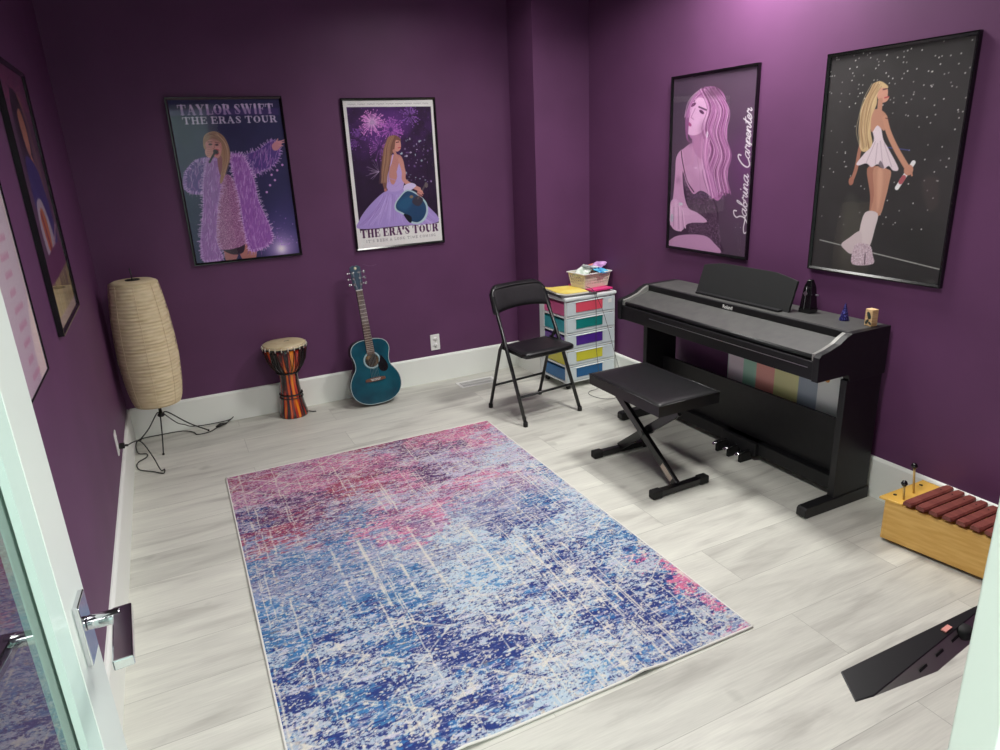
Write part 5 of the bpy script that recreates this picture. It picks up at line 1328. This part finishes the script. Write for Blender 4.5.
# ------------------------------------------------------------------ guitar
def guitar():
    L_ = .99
    foot = Vector((1.488, -.190, .0)); head = Vector((1.478, -.030, .910))
    ax = (head - foot); Lt = ax.length; ax.normalize()
    side = Vector((1, 0.0, 0)); side = (side - ax * side.dot(ax)).normalized()
    yaw = 0.06
    nrm = side.cross(ax).normalized()       # faces the room (-y, up)
    if nrm.y > 0: nrm = -nrm
    sx = ax.cross(nrm).normalized()
    if sx.x < 0: sx = -sx
    t = bpy.data.objects.new('acoustic_guitar', None); COL.objects.link(t); t.empty_display_size = .1
    tag(t, 'teal blue acoustic guitar leaning upright against the back wall', 'guitar')
    tilt = Matrix.Rotation(math.radians(1.2), 3, nrm)   # slight lean to the left in the wall plane
    ax = tilt @ ax; sx = tilt @ sx
    t.matrix_world = Matrix(((sx.x, ax.x, nrm.x, foot.x), (sx.y, ax.y, nrm.y, foot.y), (sx.z, ax.z, nrm.z, foot.z), (0, 0, 0, 1)))
    # local: x width, y along the neck, z towards the room ; scale to total length
    k = Lt / 1.0
    half = [(0, .004), (.055, .006), (.11, .024), (.155, .062), (.176, .118), (.172, .178), (.148, .228), (.125, .262), (.118, .298), (.124, .338), (.134, .375), (.128, .412), (.104, .442), (.06, .458), (0, .461)]
    full = half + [(-x, y) for x, y in half[-2:0:-1]]
    out = [(p.x * k * 1.055, p.y * k * 1.03) for p in smooth_pts([(x, y, 0) for x, y in full], 4, True)]
    D = .092 * k
    teal = mat('teal_lacquer', (10, 78, 94), .18, coat=.8, coat_rough=.05)
    noisy(teal, (6, 62, 78), (14, 88, 104), (6, 6, 6), 4, .35, .7)
    dark = mat('guitar_side', (20, 22, 26), .3, coat=.5)
    cen = (0, .2 * k)
    def scl(o, s): 
        n = len(o); r_ = []
        for i in range(n):
            a = Vector(o[i - 1]); b = Vector(o[(i + 1) % n]); d = (b - a).normalized(); nn_ = Vector((-d.y, d.x)); r_.append((o[i][0] + nn_.x * s, o[i][1] + nn_.y * s))
        return r_
    inn = scl(out, .0035)
    ar = lambda o: sum(o[i][0] * o[(i + 1) % len(o)][1] - o[(i + 1) % len(o)][0] * o[i][1] for i in range(len(o)))
    if abs(ar(inn)) > abs(ar(out)): inn = scl(out, -.0035)
    MB().prism(out, 0, D - .002, smooth=True).build('body', dark, t)
    # top with real sound hole
    sh = (0, .322 * k); R = .050 * k; n = len(inn); hole = []
    for (x, y) in inn:
        a = math.atan2(y - sh[1], x - sh[0]); hole.append((sh[0] + R * math.cos(a), sh[1] + R * math.sin(a)))
    vs = [(x, y, D + .001) for x, y in inn] + [(x, y, D + .001) for x, y in hole] + [(x, y, D - .0015) for x, y in inn] + [(x, y, D - .0015) for x, y in hole]
    fs = []
    for i in range(n):
        j = (i + 1) % n; fs += [(i, j, n + j, n + i), (2 * n + i, 3 * n + i, 3 * n + j, 2 * n + j), (n + i, n + j, 3 * n + j, 3 * n + i), (i, 2 * n + i, 2 * n + j, j)]
    MB().add(vs, fs).build('soundboard', teal, t)['label'] = 'teal lacquered top'
    # binding
    vs = [(x, y, D + .0012) for x, y in out] + [(x, y, D + .0012) for x, y in inn] + [(x, y, D - .003) for x, y in scl(out, 0)] 
    b = MB(); b.add([(x, y, D + .0014) for x, y in out] + [(x, y, D + .0014) for x, y in inn] + [(x, y, D - .004) for x, y in out] + [(x, y, D - .004) for x, y in inn],
                    [q for i in range(n) for q in ((i, (i + 1) % n, n + (i + 1) % n, n + i), (i, 2 * n + i, 2 * n + (i + 1) % n, (i + 1) % n))])
    b.build('binding', mat('binding', (176, 196, 198), .4), t)['label'] = 'pale edge binding'
    MB().lathe([(0, D - .0012), (R * 1.02, D - .0012)], 32, (sh[0], sh[1], 0), cap=False).build('sound_hole', noisy(mat('hole_inside', (60, 46, 34), .7), (36, 28, 24), (140, 110, 74), (22, 22, 22), 2, .45, .75), t)
    MB().lathe([(R, D + .0012), (R, D + .0022), (R * 1.24, D + .0022), (R * 1.24, D + .0012)], 48, (sh[0], sh[1], 0), cap=False).build('rosette', mat('rosette', (150, 178, 184), .4), t)
    # pickguard
    pg = [(.040, .292), (.052, .306), (.060, .330), (.070, .346), (.088, .320), (.104, .288), (.108, .256), (.096, .234), (.072, .228), (.048, .242), (.038, .268)]
    MB().prism([(p.x * k, p.y * k) for p in smooth_pts([(x, y, 0) for x, y in pg], 4, True)], D + .001, D + .0028).build('pickguard', mat('pickguard', (14, 16, 20), .25), t)
    wood = mat('rosewood', (104, 66, 48), .5)
    br = [(-.074, .175), (-.072, .191), (-.03, .197), (.03, .197), (.072, .191), (.074, .175), (.03, .170), (-.03, .170)]
    B_ = MB().prism([(x * k, y * k) for x, y in br], D + .001, D + .010).build('bridge', wood, t, bevel=.001)
    MB().box((-.036 * k, .186 * k, D + .010), (.036 * k, .189 * k, D + .014)).build('saddle', M['white_plastic'], B_)
    for i in range(6): MB().lathe([(0, .004), (.003, .003), (.003, 0)], 10, ((-.028 + i * .0112) * k, .179 * k, D + .010)).build('bridge_pin', M['white_plastic'], B_)
    # neck + fingerboard
    ny0, ny1 = .335, .822
    MB().prism([(-.026 * k, .36 * k), (.026 * k, .36 * k), (.0215 * k, ny1 * k), (-.0215 * k, ny1 * k)], D - .018, D + .003).build('neck', dark, t, bevel=.004)
    fbm_ = noisy(mat('fingerboard', (96, 76, 62), .55), (82, 62, 52), (120, 98, 80), (60, 8, 60), 3)
    F = MB().prism([(-.0275 * k, .366 * k), (.0275 * k, .366 * k), (.0215 * k, ny1 * k), (-.0215 * k, ny1 * k)], D + .003, D + .008).build('fingerboard', fbm_, t)
    sc = .650
    fw_m = mat('fret_wire', (226, 220, 206), .3, .6)
    for i in range(1, 21):
        y = ny1 - (sc - sc / 2 ** (i / 12)) * (ny1 - .187) / sc
        if y < .372: break
        hw = .0215 + (.0275 - .0215) * (ny1 - y) / (ny1 - .338); MB().box((-hw * k, (y - .0016) * k, D + .008), (hw * k, (y + .0016) * k, D + .0094)).build('fret', fw_m, F)
    MB().box((-.0225 * k, ny1 * k, D + .002), (.0225 * k, (ny1 + .007) * k, D + .011)).build('nut', M['white_plastic'], t)
    hd = [(-.0225, ny1 + .007), (-.034, .875), (-.038, .985), (-.014, 1.0), (0, .994), (.014, 1.0), (.038, .985), (.034, .875), (.0225, ny1 + .007)]
    Mx = Matrix.Translation((0, 0, 0))
    Hd = MB().prism([(x * k, y * k) for x, y in hd], D - .014, D + .003).build('headstock', mat('headstock', (64, 84, 100), .3, coat=.4), t, bevel=.001)
    MB().lathe([(0, .0006), (.009, .0006), (.009, 0)], 12, (0, .978 * k, D + .003)).build('headstock_mark', mat('gold_mark', (220, 210, 170), .4), Hd)
    for s in (-1, 1):
        for i in range(3):
            y = (.870 + i * .040) * k
            p = MB().lathe([(0, .012), (.0042, .012), (.0048, .004), (.009, .003), (.009, 0)], 12, (s * .022 * k, y, D + .003)); p.build('string_post', M['chrome'], Hd)
            q = MB().tube([(s * .036 * k, y, D - .006), (s * .052 * k, y, D - .006)], .0028, 8); q.tube([(s * .050 * k, y, D - .006), (s * .056 * k, y, D - .006), (s * .066 * k, y, D - .006)], [.006, .0105, .008], 10); q.build('tuning_peg', M['chrome'], Hd)
    st = MB()
    for i in range(6):
        x0 = (-.018 + i * .0072) * k; x1 = (-.027 + i * .0108) * k
        st.tube([(x0, (ny1 + .004) * k, D + .0118), (x1, .187 * k, D + .0145)], .0007, 5)
        s = -1 if i < 3 else 1; j = (2 - i) if i < 3 else (i - 3)
        st.tube([(x0, (ny1 + .004) * k, D + .0118), (s * .022 * k, (.870 + j * .040) * k, D + .010)], .0007, 5)
    st.build('strings', M['silver'], t)
    # lean: lift so that the lowest point rests on the floor
    zmin = min((t.matrix_world @ Vector((x, y, z))).z for x, y in out for z in (0, D)); t.location.z -= zmin - .0005
guitar()
tag(MB().tube(tube_path([(1.545, -.0015, .905), (1.575, -.0015, .893), (1.605, -.0015, .889), (1.635, -.0015, .896)]), .0009, 6).build('wall_scratch', mat('scratch', (120, 92, 124), .6)), 'thin pale curved string end on the wall right of the guitar head', 'string')
#%%LAMP
# ------------------------------------------------------------------ paper lamp
def lamp():
    cx, cy = .190, -.262
    t = thing('paper_floor_lamp', 'tall cream ribbed paper floor lamp on wire tripod in left corner', 'floor lamp', (cx, cy, 0))
    m = noisy(mat('rice_paper', (214, 192, 150), .85, spec=.2), (224, 206, 166), (236, 220, 184), (16, 16, 60), 5, .35, .65)
    z0, z1 = .288, .990; n = 64; rows = 150; r = random.Random(4)
    def rad(s):
        pts = [(0, .122), (.05, .134), (.18, .147), (.38, .156), (.55, .154), (.75, .145), (.92, .131), (1, .121)]
        for (a, ra), (b, rb) in zip(pts[:-1], pts[1:]):
            if s <= b: k = (s - a) / (b - a); return ra + (rb - ra) * k
        return pts[-1][1]
    nr = 36; ph = [r.random() * 6 for _ in range(nr + 2)]; vs = []
    jit = [r.uniform(-.0012, .0012) for _ in range(nr + 2)]
    for i in range(rows + 1):
        s = i / rows; q = s * nr; c = int(q); f = q - c
        pinch = abs(math.sin(PI * q)) ** .6
        for j in range(n):
            a = 2 * PI * j / n
            wob = .0022 * math.sin(5 * a + ph[c]) + .0012 * math.sin(13 * a + ph[c] * 2)
            seam = -.0016 if j % 8 == 0 else 0
            rr = rad(s) - .0062 * (1 - pinch) + wob * pinch * .6 + jit[c] + seam
            vs.append((rr * math.cos(a), rr * math.sin(a), z0 + (z1 - z0) * s + .0015 * math.sin(3 * a + ph[c])))
    fs = [(i * n + j, i * n + (j + 1) % n, (i + 1) * n + (j + 1) % n, (i + 1) * n + j) for i in range(rows) for j in range(n)]
    sh = MB().add(vs, fs, True).build('lamp_shade', m, t)
    sh.modifiers.new('solid', 'SOLIDIFY').thickness = .0012
    seam = MB()
    for j in range(8):
        a = 2 * PI * j / 8; seam.tube([((rad(k / 24) + .0005) * math.cos(a), (rad(k / 24) + .0005) * math.sin(a), z0 + (z1 - z0) * k / 24) for k in range(25)], .0014, 6)
    seam.build('shade_seams', mat('paper_seam', (224, 206, 170), .8), sh)
    top = MB(); top.lathe([(.121, z1), (.100, z1 + .010), (.050, z1 + .012), (.030, z1 + .010)], 48, cap=False); top.build('shade_top', m, sh).modifiers.new('solid', 'SOLIDIFY').thickness = .001
    top2 = MB(); top2.lathe([(.122, z0), (.100, z0 - .002), (.075, z0 + .004)], 48, cap=False); top2.build('shade_underside', m, sh).modifiers.new('solid', 'SOLIDIFY').thickness = .001
    MB().tube([(0, 0, .205), (0, 0, z1 + .010)], .0045, 10).tube([(0, 0, z1), (-.002, 0, z1 + .075)], .0035, 8).build('pole', M['black_metal'], t)
    rg = MB(); rg.tube([(.035 * math.cos(a * PI / 12), .035 * math.sin(a * PI / 12), z1 + .013) for a in range(25)], .0025, 6, cap=False); rg.tube([(-.035, 0, z1 + .013), (.035, 0, z1 + .013)], .002, 6); rg.build('shade_ring', M['black_metal'], t)
    MB().lathe([(0, 0), (.014, 0), (.020, .006), (.020, .014), (.010, .022), (.008, .05), (0, .05)], 16, (0, 0, .198)).build('hub', M['black_metal'], t)
    for x, y in ((-.026, -.106), (-.148, .215), (.235, .145)):
        L2 = math.hypot(x, y); MB().tube(tube_path([(x / L2 * .012, y / L2 * .012, .214), (x * .16, y * .16, .208), (x * .58, y * .58, .095), (x, y, .006)], 5), .0038, 8).build('leg', M['black_metal'], t)
        MB().lathe([(0, 0), (.006, 0), (.006, .009), (0, .012)], 10, (x, y, 0)).build('foot_cap', M['black_rubber'], t)
    return t
LAMP = lamp()
def outlet(label, origin, rz, plug=False):
    t = thing('power_outlet', label, 'outlet', origin, rz)     # local: -y into the room
    MB().box((-.035, -.006, -.0575), (.035, 0, .0575)).build('cover_plate', M['white_plastic'], t, bevel=.002)
    for z in (.0235, -.0235):
        o = MB().lathe([(0, .008), (.0165, .008), (.0165, .0055)], 24, mx=Matrix.Translation((0, 0, z)) @ Matrix.Rotation(PI / 2, 4, 'X'))
        s = o.build('socket', M['white_plastic'], t)
        h = MB().box((-.0075, -.0086, z - .002), (-.0055, -.0079, z + .006)).box((.0055, -.0086, z - .002), (.0075, -.0079, z + .005)).box((-.002, -.0086, z - .010), (.002, -.0079, z - .006)); h.build('slots', M['black_rubber'], s)
    return t
outlet('white power outlet on the back wall right of the guitar', (2.009, 0, .293), 0)
outlet('white power outlet on the left wall with black plug', (0, -.905, .317), PI / 2)
def lamp_cord():
    # the lamp's own lead: plug at the outlet, cable along the floor, foot switch; a part of the lamp
    o = Vector(LAMP.location); L = lambda p: tuple(Vector(p) - o)
    c = MB()
    c.tube(tube_path([L(p) for p in [(.045, -.905, .294), (.10, -.87, .29), (.135, -.78, .16), (.15, -.66, .03), (.165, -.60, .006), (.159, -.654, .005), (.11, -.60, .005), (.04, -.53, .005), (.030, -.43, .006), (.076, -.363, .005), (.075, -.31, .005), (.030, -.27, .006), (.028, -.06, .006), (.16, -.035, .006), (.283, -.045, .006), (.34, -.10, .005), (.36, -.155, .005), (.43, -.15, .005), (.479, -.105, .008)]], 6), .0030, 8)
    c.tube(tube_path([L(p) for p in [(.53, -.075, .010), (.585, -.030, .03), (.55, -.022, .012), (.42, -.030, .012), (.335, -.028, .02), (.30, -.06, .05), (.26, -.14, .10), (.205, -.245, .205)]], 6), .0030, 8)
    cb = c.build('power_cord', M['cable'], LAMP)
    pl = MB().box(L((.009, -.918, .285)), L((.034, -.892, .308))); pl.tube([L((.034, -.905, .296)), L((.050, -.905, .294))], .006, 8); pl.build('plug', M['cable'], cb, bevel=.003)
    MB().tube([L((.475, -.108, .012)), L((.50, -.092, .016)), L((.535, -.073, .012))], [.009, .017, .008], 10, flat=.6).build('foot_switch', M['cable'], cb)
lamp_cord()
def vent():
    t = thing('floor_vent', 'white slotted floor vent beside the back baseboard', 'vent', (2.235, -.200, 0), .0)
    w, d = .145, .065
    f = MB().box((-w, -d, 0), (w, -d + .018, .004)).box((-w, d - .018, 0), (w, d, .004)).box((-w, -d + .018, 0), (-w + .018, d - .018, .004)).box((w - .018, -d + .018, 0), (w, d - .018, .004))
    f.build('vent_frame', M['white_plastic'], t, bevel=.001)
    s = MB()
    for i in range(22): x = -w + .022 + i * (2 * w - .044) / 21; s.box((x - .0022, -d + .018, .0005), (x + .0022, d - .018, .0032))
    s.box((-w + .018, -.003, .0008), (w - .018, .003, .0034)); s.build('slats', M['white_plastic'], t)
    MB().box((-w + .018, -d + .018, .0001), (w - .018, d - .018, .0005)).build('vent_shadow_box', mat('vent_inner', (140, 140, 140), .8), t)
vent()
#%%XYLO
# ------------------------------------------------------------------ xylophone
def xylophone():
    t = thing('xylophone', 'wooden box xylophone with reddish brown bars on the floor by the wall', 'xylophone', (2.94, -2.90, 0))
    o = Vector((2.94, -2.90, 0)); L = lambda x, y, z: (x - o.x, y - o.y, z)
    wood = noisy(mat('maple_box', (214, 166, 84), .45), (222, 172, 88), (236, 192, 110), (10, 10, 80), 4, .35, .7, bump=.05)
    ply = mat('maple_top', (236, 188, 88), .4)
    LEN = .72; y0 = -2.955; xn = lambda d: 2.806 + .165 * d; XF = 3.062
    H0, H1 = .012, .182
    # tapered hollow box: near side, far side, both ends, floor
    mb = MB(); th = .012
    def wall(a, b, c, d): mb.add([L(*a, H0), L(*b, H0), L(*c, H0), L(*d, H0), L(*a, H1), L(*b, H1), L(*c, H1), L(*d, H1)], [(0, 3, 2, 1), (4, 5, 6, 7), (0, 1, 5, 4), (1, 2, 6, 5), (2, 3, 7, 6), (3, 0, 4, 7)])
    A = (xn(0), y0); B_ = (xn(LEN), y0 - LEN); C_ = (XF, y0 - LEN); D_ = (XF, y0)
    wall(A, B_, (B_[0] + th, B_[1]), (A[0] + th, A[1])); wall((C_[0] - th, C_[1]), C_, D_, (D_[0] - th, D_[1]))
    wall(A, D_, (D_[0], D_[1] - th), (A[0], A[1] - th)); wall(B_, C_, (C_[0], C_[1] + th), (B_[0], B_[1] + th))
    mb.add([L(*A, H0), L(*B_, H0), L(*C_, H0), L(*D_, H0), L(*A, H0 + .006), L(*B_, H0 + .006), L(*C_, H0 + .006), L(*D_, H0 + .006)], [(0, 3, 2, 1), (4, 5, 6, 7), (0, 1, 5, 4), (1, 2, 6, 5), (2, 3, 7, 6), (3, 0, 4, 7)])
    mb.build('resonator_box', wood, t, bevel=.002)
    for x, y in ((2.86, -3.0), (3.02, -3.0), (2.96, -3.6), (3.03, -3.6)): MB().lathe([(0, 0), (.012, 0), (.012, .012), (0, .012)], 12, L(x, y, 0)).build('rubber_foot', M['black_rubber'], t)
    for ya, yb in ((y0 + .022, y0 - .066), (y0 - LEN + .09, y0 - LEN - .03)):
        xa, xb = xn(y0 - ya) - .004, xn(y0 - yb) - .004
        MB().add([L(xa, ya, H1), L(XF + .012, ya, H1), L(XF + .012, yb, H1), L(xb, yb, H1), L(xa, ya, H1 + .010), L(XF + .012, ya, H1 + .010), L(XF + .012, yb, H1 + .010), L(xb, yb, H1 + .010)],
                 [(0, 3, 2, 1), (4, 5, 6, 7), (0, 1, 5, 4), (1, 2, 6, 5), (2, 3, 7, 6), (3, 0, 4, 7)]).build('end_board', ply, t, bevel=.002)
    for x, y in ((2.860, -2.958), (3.022, -2.958)): MB().lathe([(.007, 0), (.007, .0014), (.0, .0014)], 14, L(x, y, H1 + .010)).build('peg_hole', M['black_rubber'], t)
    for f_ in (.22, .78):
        MB().bar(L(xn(.09) + (XF - xn(.09)) * f_, y0 - .09, H1 + .004), L(xn(LEN - .09) + (XF - xn(LEN - .09)) * f_, y0 - LEN + .09, H1 + .004), .010, .012).build('bar_cord', M['black_rubber'], t)
    barm = noisy(mat('rose_bar', (128, 66, 58), .5), (118, 58, 52), (140, 76, 66), (60, 10, 30), 3, .35, .7)
    p = .0465
    for i in range(13):
        d = .088 + i * p; yc = y0 - d; xa = xn(d) - .012; xb = XF + .012 - .004 * i; w = .0405; mb = MB(); n = 10; secs = []
        vs = []
        for s in range(n + 1):
            u = s / n; x = xa + (xb - xa) * u; e = min(u, 1 - u); nar = 1 if e > .06 else (.80 + .2 * (e / .06) ** .5)
            hw = w / 2 * nar; z1 = .212; z0_ = .196 + (.006 if .3 < u < .7 else 0)
            for a, z in ((-hw, z0_), (-hw, z1 - .006), (-hw * .7, z1), (hw * .7, z1), (hw, z1 - .006), (hw, z0_)): vs.append(L(x, yc + a, z))
        fs = [tuple(range(6)), tuple(6 * n + k for k in range(6))[::-1]]
        for s in range(n):
            for k in range(6): fs.append((6 * s + k, 6 * s + (k + 1) % 6, 6 * s + 6 + (k + 1) % 6, 6 * s + 6 + k))
        b = mb.add(vs, fs).build('tone_bar', barm, t)
        MB().lathe([(.003, 0), (.003, .0008), (0, .0008)], 8, L(xa + (xb - xa) * .78, yc, .212)).build('bar_pin', M['black_rubber'], b)
    return H1 + .010
ZX = xylophone()
def mallet(label, base, top):
    t = thing('mallet', label, 'mallet', base, group='mallets standing in the xylophone end board')
    v = Vector(top) - Vector(base)
    MB().tube([(0, 0, 0), tuple(v)], .0042, 10).build('handle', mat('mallet_stick', (216, 184, 112), .5), t)
    MB().lathe([(0, -.013), (.008, -.0105), (.013, 0), (.008, .0105), (0, .013)], 20, tuple(v)).build('mallet_head', M['frame_black'] if True else None, t)
    return t
mallet('taller mallet with black ball head, farther from the bars', (2.935, -2.985, ZX + .0005), (2.930, -2.975, ZX + .118))
mallet('shorter mallet with black ball head, nearest the xylophone bars', (2.852, -3.000, ZX + .0005), (2.850, -2.995, ZX + .070))
#%%STAND
# ------------------------------------------------------------------ music stand beside the door jamb (only the end of its desk shows)
def music_stand():
    t = thing('music_stand', 'black music stand with slotted desk beside the right door jamb', 'music stand', (1.36, -4.085, 0))
    o = Vector((1.36, -4.085, 0)); L = lambda p: tuple(Vector(p) - o)
    def plate(P, th, mb):
        P = [Vector(p) for p in P]; n = (P[1] - P[0]).cross(P[2] - P[1]).normalized() * th; k = len(P)
        mb.add([L(p) for p in P] + [L(p + n) for p in P], [tuple(range(k)), tuple(range(k, 2 * k))[::-1]] + [(i, (i + 1) % k, k + (i + 1) % k, k + i) for i in range(k)])
    a = Vector((1.099, -4.020, .90)); b = Vector((1.071, -4.064, .90)); c = Vector((1.100, -4.069, .90)); e1 = Vector((1.376, -4.024, .90)); d1 = Vector((1.374, -4.034, .90))
    ex = (e1 - a).normalized() * .16
    mb = MB(); plate([a, b, c, d1, d1 + ex, e1 + ex], .003, mb); mb.build('ledge', M['black_metal'], t, bevel=.001)
    # perforated desk plate hinged on the ledge line, slanting down towards the doorway
    c0 = c + Vector((0, .0015, -.0005)); d0 = d1 + Vector((0, .0015, -.0005)); u = d0 - c0
    dk = MB(); q = lambda s_, v: c0 + u * s_ + (Vector((-.028, -.018, -.024))) * v
    plate([q(0, 0), q(.62, 1), q(1.7, 1), q(1.7, 0)], .001, dk)
    D_ = dk.build('desk', mat('stand_reflection_grey', (150, 148, 142), .32, .3, spec=.7), t)  # glossy black metal; its reflected light is put into the grey
    nrm_ = (q(1, 0) - q(0, 0)).cross(q(0, 1) - q(0, 0)).normalized()
    if nrm_.z < 0: nrm_ = -nrm_
    for s0, v0 in ((.42, .42), (.58, .36), (.74, .30)):
        A_, B2 = q(s0, v0), q(s0 + .07, v0 - .02); MB().bar(L(A_ + nrm_ * .0023), L(B2 + nrm_ * .0023), .0035, .0006, tuple(nrm_)).build('slot', M['black_rubber'], D_)
    k = q(.88, .45) + Vector((0, 0, .006)); MB().lathe([(0, -.008), (.011, -.008), (.013, -.004), (.013, .004), (.009, .008), (0, .008)], 20, L(k)).build('bracket_knob', M['black_rubber'], t)
    MB().tube([L((1.40, -4.095, .84)), L((1.42, -4.095, .78)), L((1.42, -4.095, .06))], .011, 12).build('pole', M['black_metal'], t)
    for a_ in (0.2, 2.3, 4.4):
        x, y = 1.42 + .17 * math.cos(a_), -4.095 + .17 * math.sin(a_) * .45 + .03
        MB().tube([L((1.42, -4.095, .22)), L((x, y, .02)), ], .007, 8).build('leg', M['black_metal'], t)
        MB().lathe([(0, 0), (.010, 0), (.010, .026), (0, .026)], 10, L((x, y, 0))).build('rubber_foot', M['black_rubber'], t)
    pg = MB().box((-.009, -.0035, 0), (.009, .0035, .002)); p = pg.build('paper_slip', mat('pink_slip', (226, 150, 140), .6)); p.location = (1.300, -4.036, .9035); p.rotation_euler = (0, 0, .1)
    tag(p, 'small pink paper slip lying on the black music stand ledge', 'paper')
music_stand()
